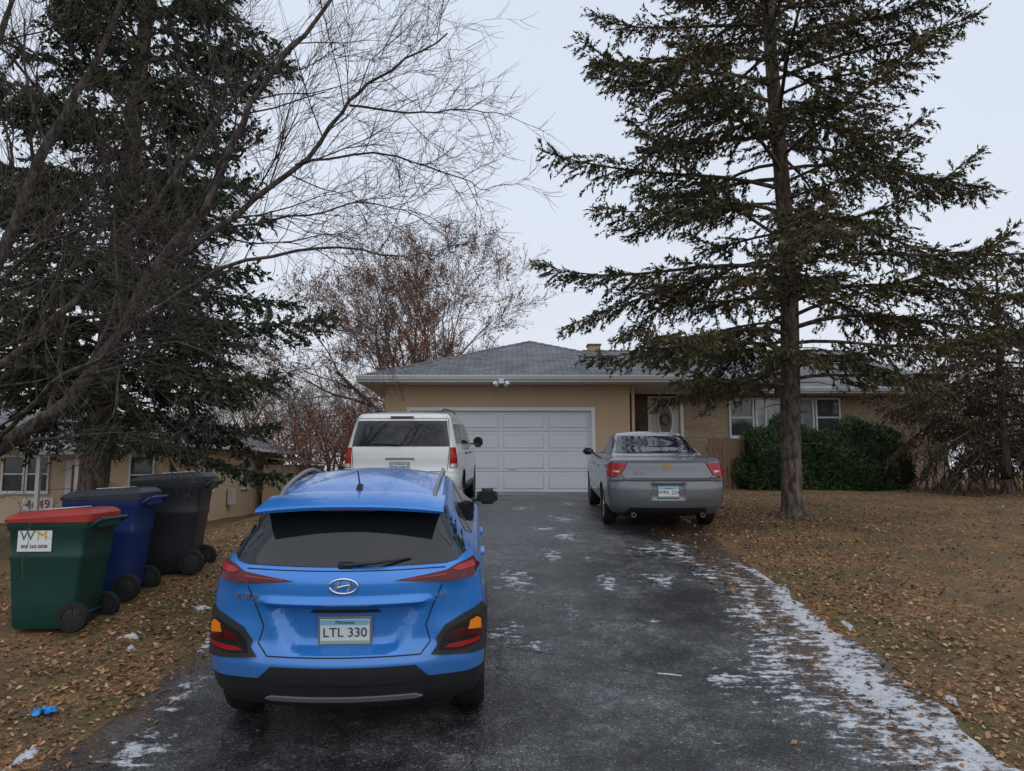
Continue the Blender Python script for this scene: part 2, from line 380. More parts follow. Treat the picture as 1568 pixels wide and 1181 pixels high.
def spruce(name,bx,by,H,Rm,zs,seed,step=.15,r0=.19,lean=(0,0),mat='needle',pw=.7,inner=.28,nn=14,subd=9,deadlow=0,ss=.17,maxz=99,bw=.013,droop=1.0,azr=None,hang=.15,tw=1.0):
    rg=np.random.default_rng(seed); z0=g(bx,by)-.05
    T=Tubes(); k=16; hs=np.linspace(0,H,k)
    def tp(h): return np.array([bx+lean[0]*h+.05*math.sin(h*.7+seed),by+lean[1]*h+.05*math.cos(h*.6),z0+h])
    tr=[r0*(1-h/H)**.85+.012 for h in hs]
    hs2=np.concatenate([[0,.10,.28,.55],hs[1:]]); trr=[r0*1.45,r0*1.22,r0*1.07,r0*1.0]+tr[1:]
    T.add(np.array([tp(h) for h in hs2]),np.array(trr),14)
    for q in range(6):
        a=q*1.05+.3; d=np.array([math.cos(a),math.sin(a),0]); p0=tp(.2)
        T.add(np.array([p0,p0+d*r0*1.1+np.array([0,0,-.13]),p0+d*r0*2.2+np.array([0,0,-.21]),p0+d*r0*3.2+np.array([0,0,-.30])]),np.array([r0*.5,r0*.36,r0*.18,r0*.05]),6)
    SP=[];SD=[];SS=[]
    h=zs; az=rg.random()*6
    while h<H-.2:
        t=(h-zs)/(H-zs); Lb=Rm*(1-t)**pw*rg.uniform(.55,1.12)
        if t<.04: Lb*=.85
        coarse=h>maxz
        az+=2.4+rg.normal(0,.35)
        dh=np.array([math.cos(az),math.sin(az),0]); perp=np.array([-dh[1],dh[0],0])
        a=rg.uniform(.05,.40)*(1+.6*t); bq=-rg.uniform(.35,.9)*droop*(1-.4*t); cq=rg.uniform(.30,.60)
        K=9; s=np.linspace(0,1,K); wob=rg.normal(0,.08)
        P=tp(h)+dh*(s*Lb)[:,None]+np.array([0,0,1.])*(Lb*(a*s+bq*s**2+cq*s**3))[:,None]+perp*(wob*Lb*s**2+.03*np.sin(s*9+h))[:,None]
        rr=(.009+.0075*Lb)*(1-s)**.8+.004
        T.add(P,rr,5)
        ns=int(Lb*subd*(.5 if coarse else 1))+3
        for i in range(ns):
            u=inner+(1-inner)*((i+rg.random())/ns)**.80; u=min(u,.995)
            j=min(int(u*(K-1)),K-2); fr=u*(K-1)-j; p=P[j]*(1-fr)+P[j+1]*fr; tg=norm(P[j+1]-P[j])
            sg=1 if i%2 else -1
            ang=rg.uniform(.5,1.15)*sg; d=tg*math.cos(ang)+perp*math.sin(ang)+np.array([0,0,rg.uniform(-.45,.15)]); d=norm(d)
            l=(.16+.25*Lb*(1-u)**.7*rg.uniform(.4,1.25))*tw
            q0=p; q3=p+d*l+np.array([0,0,-.12*l])
            T.add(np.array([p,p+d*l*.5+np.array([0,0,-.03*l]),q3]),np.array([.006,.0045,.002]),3)
            m=max(2,int(l/.085))
            for c in range(m):
                w=(c+.6)/m; pp=q0*(1-w)+q3*w
                r3=rg.normal(0,1,3)
                SP.append(pp);SD.append(d*.75+r3*.28+np.array([0,0,-hang]));SS.append(ss*rg.uniform(.7,1.25))
        for c in range(5):
            SP.append(P[-1]-norm(P[-1]-P[-2])*.08*c);SD.append(norm(P[-1]-P[-2])+rg.normal(0,.35,3));SS.append(ss*rg.uniform(.8,1.3))
        h+=step*rg.uniform(.6,1.4)*(1.8 if coarse else 1)
    if deadlow:
        for i in range(deadlow):
            h=rg.uniform(1.2,zs+1.5); a=rg.random()*6.28; d=np.array([math.cos(a),math.sin(a),rg.uniform(-.2,.2)]); l=rg.uniform(.15,1.3)
            p=tp(h); T.add(np.array([p,p+d*l*.5,p+d*l+np.array([0,0,-.12*l])]),np.array([.012,.008,.003]),4)
    parts=T.parts(0); att=[rg.random(len(p[0])) for p in parts]
    V,F,a=sprigs(SP,SD,SS,nn,bw,rg); parts.append((V,F,1)); att.append(a)
    return big_mesh(name,parts,[M['bark_sp'],M[mat]],attr=att,smooth=False)
spruce('spruce_tree',4.95,13.0,19,4.35,2.35,11,step=.092,r0=.175,lean=(-.006,0),subd=12,deadlow=26,inner=.18,nn=11,ss=.19,bw=.017,pw=.5,maxz=12.5,droop=1.05,tw=1.15,hang=.25)
spruce('spruce_tree',-9.6,17.0,21,5.3,2.6,23,step=.10,r0=.33,lean=(.045,0),mat='needle2',subd=8,deadlow=20,inner=.12,nn=8,ss=.30,bw=.032,pw=.7,droop=1.25,maxz=15.5,tw=1.15)
spruce('spruce_tree',-16.5,15.0,19,5.0,1.6,31,step=.18,r0=.3,mat='needle2',subd=5,inner=.2,nn=7,ss=.34,bw=.036,droop=1.2,maxz=13)
spruce('spruce_tree',11.9,17.8,5.6,3.5,.9,41,step=.055,r0=.12,mat='needle3',subd=8,inner=.12,nn=9,ss=.2,bw=.019,droop=1.6,pw=.6,hang=.9,tw=1.1)

def grow(T,P0,D,Lg,r,lvl,rg,maxl,up=.10,spread=(.35,.95),kids=(3,6),tips=None,lr=(.5,.78),curv=.16,rmin=.0028):
    K=6 if lvl<2 else 4
    P=[P0];d=norm(D)
    for i in range(K-1):
        d=norm(d+rg.normal(0,curv,3)+np.array([0,0,up])); P.append(P[-1]+d*Lg/(K-1))
    P=np.array(P); r1=r*.5; rr=np.linspace(r,r1,K)
    T.add(P,rr,8 if r>.05 else (5 if r>.015 else 3))
    if lvl>=maxl:
        if tips is not None: tips.append((P[-1],d)); tips.append((P[-2],d))
        return
    nk=rg.integers(*kids)
    for c in range(nk):
        u=rg.uniform(.2,1) if c else .98
        j=min(int(u*(K-1)),K-2); p=P[j]+(P[j+1]-P[j])*(u*(K-1)-j); tg=norm(P[j+1]-P[j])
        pr=norm(cross(tg,rg.normal(0,1,3))); an=rg.uniform(*spread) if c else .25
        grow(T,p,tg*math.cos(an)+pr*math.sin(an),Lg*rg.uniform(*lr),max(r*(1-.5*u)*rg.uniform(.5,.72),rmin),lvl+1,rg,maxl,up,spread,kids,tips,lr,curv,rmin)
def along(T,pts,r0,r1,rg,nch,cl,maxl,lvl=2,up=.06,start=.1):
    pts=np.array(pts,float)
    n=len(pts); out=[]
    for i in range(n-1):
        p0=pts[max(i-1,0)];p1=pts[i];p2=pts[i+1];p3=pts[min(i+2,n-1)]
        for t in np.linspace(0,1,5)[:-1]:
            out.append(.5*((2*p1)+(-p0+p2)*t+(2*p0-5*p1+4*p2-p3)*t*t+(-p0+3*p1-3*p2+p3)*t**3))
    out.append(pts[-1]); P=np.array(out); P[1:-1]+=rg.normal(0,.018,(len(P)-2,3))
    K=len(P); rr=np.linspace(r0,r1,K); T.add(P,rr,10 if r0>.06 else 6)
    for c in range(nch):
        u=start+(1-start)*(c+rg.random())/nch; u=min(u,.99); j=min(int(u*(K-1)),K-2); p=P[j]+(P[j+1]-P[j])*(u*(K-1)-j); tg=norm(P[j+1]-P[j])
        pr=norm(cross(tg,rg.normal(0,1,3))); an=rg.uniform(.45,1.1)
        grow(T,p,tg*math.cos(an)+pr*math.sin(an),cl*rg.uniform(.6,1.2)*(1-.35*u),max(rr[j]*.36,.006),lvl,rg,maxl,up,(.3,.85),(3,6),None,(.5,.8),.15)
rg=np.random.default_rng(5); T=Tubes()
b0=np.array([-7.1,8.2,g(-7.1,8.2)-.1])
fork=(-6.5,8.2,1.45)
along(T,[tuple(b0),(-7.0,8.2,.6),fork],.24,.19,rg,0,1,3)
along(T,[fork,(-5.75,8.1,1.85),(-4.95,8.0,2.35),(-4.4,7.9,2.95),(-3.95,7.8,3.75),(-3.35,7.8,4.6),(-2.95,7.7,5.5),(-2.5,7.7,6.3),(-1.8,7.6,7.2)],.095,.016,rg,20,1.7,5,up=.05)
along(T,[(-4.45,7.9,2.9),(-3.75,7.6,3.4),(-2.75,7.4,3.85),(-1.75,7.3,3.95),(-1.0,7.2,3.8)],.032,.006,rg,13,1.2,5,up=.02)
along(T,[(-3.95,7.8,3.75),(-3.1,8.0,4.55),(-2.4,8.2,5.3),(-1.95,8.4,6.1),(-1.5,8.5,6.55),(-.8,8.6,7.1)],.042,.009,rg,17,1.35,5,up=.05)
along(T,[(-2.5,8.15,5.2),(-1.6,8.2,5.35),(-.8,8.3,5.15),(-.25,8.3,4.95)],.016,.004,rg,12,.85,4,up=.03)
along(T,[(-1.95,8.4,6.05),(-1.25,8.4,5.95),(-.6,8.4,6.0),(-.15,8.4,5.95)],.015,.004,rg,11,.8,4,up=.03)
along(T,[(-3.3,8.0,4.4),(-2.5,8.0,4.5),(-1.7,7.9,4.65),(-1.0,7.9,4.5)],.016,.004,rg,11,.9,4,up=.03)
along(T,[fork,(-6.2,8.0,2.6),(-5.6,7.9,4.1),(-5.1,7.8,5.4),(-4.65,7.8,6.3),(-4.2,7.7,7.4)],.095,.022,rg,17,1.9,5,up=.05)
along(T,[(-6.2,8.0,2.6),(-6.1,7.6,4.4),(-5.5,7.3,5.9),(-5.1,7.2,7.0)],.06,.015,rg,12,1.9,5,up=.05)
along(T,[(-6.2,8.0,2.4),(-5.5,8.4,3.2),(-4.9,8.8,4.3),(-4.3,9.2,5.6),(-3.6,9.5,6.9),(-3.0,9.8,7.8)],.055,.012,rg,16,1.7,5,up=.05)
along(T,[(-5.7,8.1,1.9),(-5.0,7.5,2.3),(-4.2,7.2,2.75),(-3.4,7.0,2.9),(-2.7,6.9,2.75)],.030,.006,rg,12,1.2,5,up=.02)
along(T,[(-6.3,8.1,1.7),(-5.6,7.0,2.3),(-4.9,6.5,3.0),(-4.2,6.2,3.5),(-3.5,6.0,3.8)],.035,.006,rg,14,1.1,5,up=.02)
big_mesh('bare_tree',T.parts(0),[M['bark_d']],smooth=True)
def norm3(a): return a/(np.linalg.norm(a,axis=1,keepdims=True)+1e-9)
def leaf_tips(tips,n,s,rg,spread=.25):
    tp=np.array([t[0] for t in tips]); k=rg.integers(0,len(tp),n); c=tp[k]+rg.normal(0,spread,(n,3))
    a=norm3(rg.normal(0,1,(n,3))); b_=norm3(np.cross(a,rg.normal(0,1,(n,3)))); s=rg.uniform(.6,1.3,n)[:,None]*s
    V=np.stack([c-a*s,c-b_*s*.6,c+a*s,c+b_*s*.6],1).reshape(-1,3); return V,np.arange(n*4).reshape(-1,4),np.repeat(rg.random(n),4)
rg=np.random.default_rng(12); T=Tubes(); tips=[]
b0=np.array([-4.6,33,.9]); T.add(np.array([b0,b0+[0,0,1],b0+[.05,0,2.2]]),np.array([.32,.26,.24]),10)
for i in range(10):
    a=i*2.4; t=(.25,.55,.9,1.2)[i%4]*rg.uniform(.85,1.1); d=np.array([math.cos(a)*t,math.sin(a)*t,1.])
    grow(T,b0+np.array([0,0,1.5+.10*i]),d,rg.uniform(4.3,5.2),.115,0,rg,5,.035,(.28,.72),(3,6),tips,(.48,.70),.10,.007)
print('tips',len(tips))
lv=leaf_tips(tips,34000,.045,rg,.06)
p=T.parts(0); big_mesh('maple_tree',p+[(lv[0],lv[1],1)],[M['bark_f'],M['bud']],attr=[np.zeros(len(q[0])) for q in p]+[lv[2]])
protos=[]
for s in range(4):
    rg=np.random.default_rng(100+s); T=Tubes()
    T.add(np.array([[0,0,0],[0,0,1.5],[0.05,0,3.]]),np.array([.2,.16,.14]),5)
    for i in range(6):
        a=i*2.4; t=rg.uniform(.2,.8); grow(T,np.array([0,0,1.3+.35*i]),np.array([math.cos(a)*t,math.sin(a)*t,1.]),rg.uniform(2.6,3.8),.08,0,rg,4,.03,(.3,.8),(3,5),None,(.55,.75),.12,.009)
    protos.append(T.parts(0))
rg=np.random.default_rng(3); parts=[]
spots=[(rg.uniform(-13,-5.5),rg.uniform(36,50),rg.uniform(.55,.85)) for _ in range(11)]+[(rg.uniform(-45,-14),rg.uniform(42,62),rg.uniform(.8,1.1)) for _ in range(11)]+[(rg.uniform(17,45),rg.uniform(34,60),rg.uniform(.7,1.1)) for _ in range(12)]
for (x,y,s) in spots:
    a=rg.random()*6.28; c,sn=math.cos(a),math.sin(a); Rm=np.array([[c,-sn,0],[sn,c,0],[0,0,1]])
    for (v,f,mi) in protos[rg.integers(0,4)]:
        parts.append((v@Rm.T*s+np.array([x,y,g(x,y)-.1]),f,0))
big_mesh('distant_trees',parts,[M['bark_f']])
def brush(name,cx,cy,rx,ry,H,n,seed,mat,leaf=0,leafs=.03):
    rg=np.random.default_rng(seed); T=Tubes(); tips=[]
    for i in range(n):
        x=cx+rg.uniform(-rx,rx); y=cy+rg.uniform(-ry,ry); d=np.array([rg.normal(0,.25),rg.normal(0,.25),1.])
        grow(T,np.array([x,y,g(x,y)-.05]),d,H*rg.uniform(.35,.6),.016,0,rg,3,.03,(.25,.8),(3,5),tips,(.5,.75),.13,.005)
    p=T.parts(0); at=[np.zeros(len(q[0])) for q in p]
    if leaf:
        lv=leaf_tips(tips,leaf,leafs,rg,.1); p.append((lv[0],lv[1],1)); at.append(lv[2])
    return big_mesh(name,p,[mat,M['bud']],attr=at)
brush('bare_shrub',-7.2,31,2.6,2.5,4.4,60,1,M['bark_f'],14000,.04)
brush('bare_shrub',12.9,19.8,2.2,1.0,2.9,80,2,M['bark_f'],3500,.03)
brush('bare_shrub',-20,33,3,1.5,4,20,4,M['bark_f'],500,.03)
brush('bare_shrub',18.5,23,3.5,2,3.6,50,8,M['bark_f'],2500,.03)
def hedge(name,cx,cy,rx,ry,rz,n,seed):
    rg=np.random.default_rng(seed); z0=g(cx,cy)
    d=norm3(rg.normal(0,1,(n,3))); d[:,2]=np.abs(d[:,2])*1.0-.12
    lob=1+.09*np.sin(d[:,0]*6+seed)*np.sin(d[:,1]*5+1)+.09*np.sin(d[:,2]*9+d[:,0]*7)
    sup=(np.abs(d)**3).sum(1)**(-1/3)
    rad=(.55*sup+.45)*lob*(1-.16*rg.random(n)**2)
    P=np.stack([cx+d[:,0]*rx*rad,cy+d[:,1]*ry*rad,z0+.1+d[:,2]*rz*rad],-1)
    dd=d+rg.normal(0,.5,(n,3))+np.array([0,0,.4])
    V,F,a=sprigs(P,dd,rg.uniform(.08,.17,n),7,.016,rg)
    a=a+np.repeat((lob-1)*2.2,21)  # lobes lighter, hollows darker: light and shade put into the leaf colour
    bm=bmesh.new(); bmesh.ops.create_icosphere(bm,subdivisions=3,radius=1)
    cv=np.array([v.co[:] for v in bm.verts]); cf=np.array([[v.index for v in f.verts] for f in bm.faces]); bm.free()
    sup=(np.abs(cv)**3).sum(1)**(-1/3); cv=cv*((.55*sup+.45)*.80)[:,None]; cv[:,2]=np.maximum(cv[:,2],-.1)
    cv=cv*np.array([rx,ry,rz])+np.array([cx,cy,z0+.1])
    T=Tubes()
    for i in range(10):
        a0=rg.random()*6.28; T.add(np.array([[cx,cy,z0-.05],[cx+.3*rx*math.cos(a0),cy+.3*ry*math.sin(a0),z0+.4*rz],[cx+.6*rx*math.cos(a0),cy+.6*ry*math.sin(a0),z0+.8*rz]]),np.array([.03,.02,.01]),5)
    p=T.parts(1)
    return big_mesh(name,[(V,F,0),(cv,cf,0)]+p,[M['leafg'],M['bark_d']],attr=[a,np.zeros(len(cv))]+[np.zeros(len(q[0])) for q in p])
hedge('evergreen_shrub',7.5,20.6,1.25,.95,1.78,8500,1)
hedge('evergreen_shrub',9.55,20.7,1.38,1.0,1.72,9000,2)

# ------------------------------------------------------------ houses
def stucco(name,col,var=.12):
    m,nt,b=new_mat(name); co=objco(nt)
    sx=nt.nodes.new('ShaderNodeMapping'); sx.inputs['Scale'].default_value=(1,1,.25); L(nt,co,sx.inputs[0])
    c=mix(nt,noise(nt,sx.outputs[0],1.6,5,.65),tuple(x*(1-var*1.4) for x in col),tuple(x*(1+var) for x in col))
    L(nt,c,b.inputs['Base Color']); b.inputs['Roughness'].default_value=.9
    bump(nt,b,noise(nt,co,55,3),.35,.01); return m
M['stucco']=stucco('tan_stucco',(.52,.385,.25)); M['stucco2']=stucco('beige_stucco',(.60,.48,.33))
def brickm(name,c1,c2,mortar,w=.2,h=.067):
    m,nt,b=new_mat(name); uv=nt.nodes.new('ShaderNodeUVMap').outputs[0]
    br=nt.nodes.new('ShaderNodeTexBrick'); L(nt,uv,br.inputs['Vector']); br.inputs['Scale'].default_value=1
    br.inputs['Brick Width'].default_value=w; br.inputs['Row Height'].default_value=h; br.inputs['Mortar Size'].default_value=.007; br.inputs['Bias'].default_value=-.1
    br.inputs['Color1'].default_value=(*c1,1); br.inputs['Color2'].default_value=(*c2,1); br.inputs['Mortar'].default_value=(*mortar,1)
    c=mix(nt,math_(nt,'MULTIPLY',noise(nt,uv,2.5,4),.6),br.outputs['Color'],mix(nt,1.,br.outputs['Color'],(.7,.68,.65),'MULTIPLY'))
    L(nt,c,b.inputs['Base Color']); b.inputs['Roughness'].default_value=.85; bump(nt,b,math_(nt,'SUBTRACT',1.0,br.outputs['Fac']),.6,.008); return m
M['brick']=brickm('tan_brick',(.52,.40,.26),(.37,.27,.17),(.25,.20,.155))
M['brickd']=brickm('brown_brick',(.17,.10,.065),(.11,.065,.045),(.13,.10,.08))
m,nt,b=new_mat('grey_shingles'); uv=nt.nodes.new('ShaderNodeUVMap').outputs[0]
br=nt.nodes.new('ShaderNodeTexBrick'); L(nt,uv,br.inputs['Vector']); br.inputs['Scale'].default_value=1
br.inputs['Brick Width'].default_value=.30; br.inputs['Row Height'].default_value=.14; br.inputs['Mortar Size'].default_value=.010
br.inputs['Color1'].default_value=(.15,.155,.165,1); br.inputs['Color2'].default_value=(.085,.088,.096,1); br.inputs['Mortar'].default_value=(.030,.030,.032,1)
c=mix(nt,sstep(nt,noise(nt,uv,.8,5,.6),.35,.7),br.outputs['Color'],mix(nt,1.,br.outputs['Color'],(1.5,1.48,1.45),'MULTIPLY'))
L(nt,c,b.inputs['Base Color']); b.inputs['Roughness'].default_value=.85
bump(nt,b,math_(nt,'SUBTRACT',1.0,br.outputs['Fac']),.7,.015); M['shingle']=m
M['soffit']=simple('soffit_paint',(.56,.55,.53),.7,0,0,.3,.08,3)
M['garagew']=simple('garage_door_paint',(.66,.69,.74),.45,0,0,.4,.05,2.5)
M['groove_shade']=simple('door_groove_shade',(.46,.48,.52),.6)  # darker copy of the door paint: shade around the panels put into colour
M['wood']=simple('weathered_wood',(.20,.125,.085),.8,0,0,.3,.35,12,.3,30)
m,nt,b=new_mat('window_glass'); co=objco(nt)
L(nt,mix(nt,noise(nt,co,1.5,2),(.012,.014,.016),(.10,.11,.12)),b.inputs['Base Color']); b.inputs['Roughness'].default_value=.05; M['wglass']=m
M['curtain']=simple('curtain',(.24,.26,.26),.2,0,.6,.5,.6,5)

def window(par,x0,x1,z0,z1,y,hung=True,curt=False,face='S'):
    fw=.055
    def bx(nm,a,b_,c,d,y0,y1,mt,bv=.004):
        if face=='S': return box(nm,(a,y+y0,c),(b_,y+y1,d),mt,par,bv)
        else: return box(nm,(y-y1,a,c),(y-y0,b_,d),mt,par,bv)
    bx('window_glass',x0+fw,x1-fw,z0+fw,z1-fw,-.012,.0,M['curtain'] if curt else M['wglass'],0)
    bx('window_frame_left',x0,x0+fw,z0,z1,-.06,0,M['white']); bx('window_frame_right',x1-fw,x1,z0,z1,-.06,0,M['white'])
    bx('window_frame_top',x0+fw,x1-fw,z1-fw,z1,-.058,0,M['white']); bx('window_sill',x0-.04,x1+.04,z0-.05,z0-.001,-.09,0,M['white'])
    bx('window_frame_bottom',x0+fw,x1-fw,z0,z0+fw,-.058,0,M['white'])
    if hung: bx('window_rail',x0+fw,x1-fw,(z0+z1)/2-.025,(z0+z1)/2+.025,-.038,-.014,M['white'])
H=empty('brick_house')
zg=1.10; se=4.02; ev=4.17; p_=.375
box('garage_wall_left',(-3.45,20,zg-.3),(-2.86,20.15,se),M['stucco'],H)
box('garage_wall_right',(2.26,20,zg-.3),(3.2,20.15,se),M['stucco'],H)
box('garage_wall_header',(-2.86,20,3.42),(2.26,20.15,se),M['stucco'],H)
box('garage_side_wall_west',(-3.45,20.15,zg-.6),(-3.30,30,se),M['stucco'],H)
box('garage_side_wall_east',(3.05,20.15,zg-.3),(3.2,22.6,se),M['stucco'],H)
box('door_trim_left',(-2.86,19.97,zg+.0),(-2.75,20.14,3.42),M['white'],H,.005)
box('door_trim_right',(2.15,19.97,zg+.0),(2.26,20.14,3.42),M['white'],H,.005)
box('door_trim_top',(-2.75,19.972,3.32),(2.15,20.14,3.417),M['white'],H,.005)
dx0,dx1=-2.75,2.15; dz0=zg+.03
box('garage_door_backing',(dx0,20.12,dz0-.05),(dx1,20.14,3.32),M['seam'],H)
nr=4; sh=(3.32-dz0)/nr
for r_ in range(nr):
    z0=dz0+r_*sh; box('garage_door_section_%d'%(r_+1),(dx0+.003,20.075,z0+.004),(dx1-.003,20.115,z0+sh-.004),M['garagew'],H,.005)
    for c_ in range(4):
        w=(dx1-dx0)/4; x0=dx0+c_*w
        box('door_panel_groove_shade',(x0+.07,20.0715,z0+.085),(x0+w-.07,20.0745,z0+sh-.085),M['groove_shade'],H)  # flat darker strip painted as the shade around the raised panel
        box('door_panel',(x0+.085,20.060,z0+.10),(x0+w-.085,20.0712,z0+sh-.10),M['garagew'],H,.004)
box('door_handle',(-.12,20.04,1.75),(.12,20.062,1.78),M['soffit'],H,.005)
box('garage_apron',(-2.9,19.9,zg-.2),(2.3,20.08,zg+.03),simple('apron_concrete',(.27,.26,.25),.8,0,0,.3,.2,8,.2),H,.01)
gx0,gx1,gy0=-4.06,5.2,19.2; apx=(gx0+gx1)/2; run=(gx1-gx0)/2; apy=gy0+run; apz=ev+run*p_; yb=32
V=[(gx0,gy0,ev),(gx1,gy0,ev),(apx,apy,apz),(apx,yb,apz),(gx0,yb,ev),(gx1,yb,ev)]
mesh_obj('garage_roof',V,[(0,1,2),(0,2,3,4),(1,5,3,2)],M['shingle'],H,uv=True)
mx1=13.6; my0=21.8; ry=27.0; rz=ev+(ry-my0)*p_
V=[(-2.6,my0,ev-.02),(mx1,my0,ev-.02),(12.2,ry,rz),(2.6,ry,rz),(mx1,2*ry-my0,ev-.02),(-2.6,2*ry-my0,ev-.02)]
mesh_obj('main_roof',V,[(0,1,2,3),(1,4,2),(4,5,3,2),(5,0,3)],M['shingle'],H,uv=True)
def capline(a,b_,w=.11):
    a=Vector(a);b_=Vector(b_);d=(b_-a).normalized(); s=d.cross(Vector((0,0,1))).normalized()*w; n=20
    vs=[];fs=[]
    for i in range(n):
        p=a+(b_-a)*(i/n); q=a+(b_-a)*((i+1.15)/n); k=len(vs)
        up=Vector((0,0,.035)); up2=Vector((0,0,.02))
        vs+= [p-s-Vector((0,0,.012)),p+up,p+s-Vector((0,0,.012)),q-s-Vector((0,0,.03)),q+up2,q+s-Vector((0,0,.03))]
        fs+=[(k,k+1,k+4,k+3),(k+1,k+2,k+5,k+4),(k,k+2,k+1)]
    mesh_obj('ridge_cap',vs,fs,M['shingle'],H,uv=True)
capline((gx0,gy0,ev),(apx,apy,apz)); capline((gx1,gy0,ev),(apx,apy,apz)); capline((2.6,ry,rz),(12.2,ry,rz)); capline((apx,apy,apz),(apx,yb,apz))
box('fascia_front',(gx0,gy0+.005,se+.0),(gx1,gy0+.03,ev-.012),M['white'],H)
def gutter(nm,a,b_,out):
    a=Vector(a);b_=Vector(b_);o=Vector(out)
    pr=[(0,0),(0,-.10),(.07,-.11),(.085,-.07),(.11,-.04),(.115,0),(.105,0),(.10,-.02),(.01,-.02)]
    vs=[];n=len(pr)
    for P in (a,b_):
        for (u,v) in pr: vs.append(P+o*u+Vector((0,0,v)))
    fs=[(i,(i+1)%n,n+(i+1)%n,n+i) for i in range(n)]+[tuple(range(n)),tuple(range(2*n-1,n-1,-1))]
    mesh_obj(nm,vs,fs,M['white'],H)
gutter('gutter_front',(gx0-.02,gy0,ev+.02),(gx1+.02,gy0,ev+.02),(0,-1,0))
box('fascia_west',(gx0-.025,gy0,se),(gx0-.003,yb,ev-.012),M['white'],H)
box('fascia_east',(gx1+.003,gy0,se),(gx1+.025,my0,ev-.012),M['white'],H)
gutter('gutter_main',(gx1+.03,my0,ev-.0),(mx1,my0,ev-.0),(0,-1,0))
box('fascia_main',(gx1+.03,my0+.005,se-.02),(mx1,my0+.03,ev-.03),M['white'],H)
box('soffit_garage',(gx0,gy0+.03,se+.003),(gx1,22.4,se+.02),M['soffit'],H)
box('soffit_west',(gx0,22.4,se+.003),(-3.3,yb,se+.02),M['soffit'],H)
box('soffit_main',(gx1+.03,my0+.03,se-.03),(mx1,22.9,se-.01),M['soffit'],H)
yw=22.6
box('entry_wall_brick',(3.2,yw,1.0),(4.17,yw+.2,se),M['brickd'],H,uv=True)
box('main_wall',(5.26,yw,.9),(13.3,yw+.2,se-.03),M['brick'],H,uv=True)
box('main_side_wall',(13.1,yw+.2,.9),(13.3,31,se-.03),M['brick'],H,uv=True)
box('back_wall',(-3.3,31,.3),(13.1,31.2,se),M['brick'],H,uv=True)
box('entry_under_wall',(4.17,yw+.02,.9),(5.26,yw+.18,1.88),M['brickd'],H,uv=True)
dd=simple('front_door_paint',(.52,.47,.40),.45)
box('front_door',(4.27,yw+.06,1.88),(5.16,yw+.11,3.90),dd,H,.006)
box('door_casing_left',(4.17,yw-.02,1.86),(4.27,yw+.1,3.99),M['white'],H,.006); box('door_casing_right',(5.16,yw-.02,1.86),(5.26,yw+.1,3.99),M['white'],H,.006)
box('door_casing_top',(4.27,yw-.018,3.90),(5.16,yw+.1,3.988),M['white'],H,.006)
def oval(nm,cx,y,cz,rx,rz_,mt,th=.02,n=36):
    vs=[];fs=[]
    for k,yy in enumerate((y,y-th)):
        for i in range(n): a=2*math.pi*i/n; vs.append((cx+rx*math.cos(a),yy,cz+rz_*math.sin(a)))
    fs=[(i,(i+1)%n,n+(i+1)%n,n+i) for i in range(n)]+[tuple(range(2*n-1,n-1,-1))]
    mesh_obj(nm,vs,fs,mt,H)
oval('door_oval_molding',4.715,yw+.06,3.25,.25,.52,M['white'],.03)
oval('door_oval_glass',4.715,yw+.035,3.25,.20,.46,simple('leaded_glass',(.14,.10,.075),.2,0,0,.5,.6,14),.01)
T=Tubes(); an=np.linspace(0,2*math.pi,25); T.add(np.array([(4.715+.13*math.cos(a),yw-.0,3.28+.15*math.sin(a)) for a in an]),np.full(25,.045),7)
wv=T.parts(0); big_mesh('door_wreath',wv,[simple('wreath_dry',(.20,.13,.07),.8,0,0,.3,.8,40,.8,60)],parent=H)
for (a,c_) in ((4.36,2.0),(4.80,2.0)): box('door_lower_panel',(a,yw+.05,c_),(a+.28,yw+.062,c_+.45),dd,H,.008)
stc=simple('step_concrete',(.30,.29,.28),.85)
for i in range(4): box('entry_step_%d'%(i+1),(3.6,20.9+i*.3,.95),(5.5,21.2+i*.3 if i<3 else yw,1.28+.2*i-.005*i),stc,H,.02)
box('mailbox',(3.55,yw-.13,2.95),(3.9,yw,3.22),M['black'],H,.03)
wz0,wz1=2.72,3.93
window(H,6.65,7.42,wz0,wz1,yw); window(H,7.46,9.26,wz0,wz1,yw,False,True); window(H,9.30,10.07,wz0,wz1,yw)
box('picture_window_mullion',(7.75,yw-.045,wz0+.056),(7.81,yw-.013,wz1-.056),M['white'],H)
box('house_number_plaque',(5.75,yw-.03,3.38),(6.1,yw,3.54),simple('plaque_green',(.03,.12,.11),.5),H,.01)
text(H,'4643',(5.925,yw-.034,3.46),(R(90),0,0),.12,M['white'],name='house_number')
box('chimney',(2.85,27.2,4.5),(3.3,27.7,6.36),M['brick'],H,uv=True); box('chimney_cap',(2.81,27.16,6.36),(3.34,27.74,6.42),M['brickd'],H,.02,uv=True)
mo=empty('flood_light',(-.28,19.12,4.0))
box('base',(-.07,-.0,-.03),(.07,.06,.1),M['white'],mo,.01)
for s in (-1,1):
    o=lathe('lamp_head',[(-.10,0),(-.10,.055),(-.06,.06),(.02,.035),(.04,.0)],None,[M['white']],mo,16); o.rotation_euler=(0,R(40),R(90+s*35)); o.location=(s*.12,-.10,-.09)
box('sensor',(-.035,-.09,-.16),(.035,-.02,-.09),M['black'],mo,.01)
box('downspout',(3.26,20.02,1.1),(3.34,20.09,se),M['stucco'],H,.01)
fe=empty('wooden_fence'); zf=g(6,20.6)
for i in range(8):
    x=5.45+i*.13; box('picket',(x,20.55,zf-.05),(x+.105,20.575,zf+1.42+.03*math.sin(i*2)),M['wood'],fe,.004)
for zz in (.35,1.05): box('rail',(5.4,20.578,zf+zz),(6.5,20.62,zf+zz+.08),M['wood'],fe,.004)
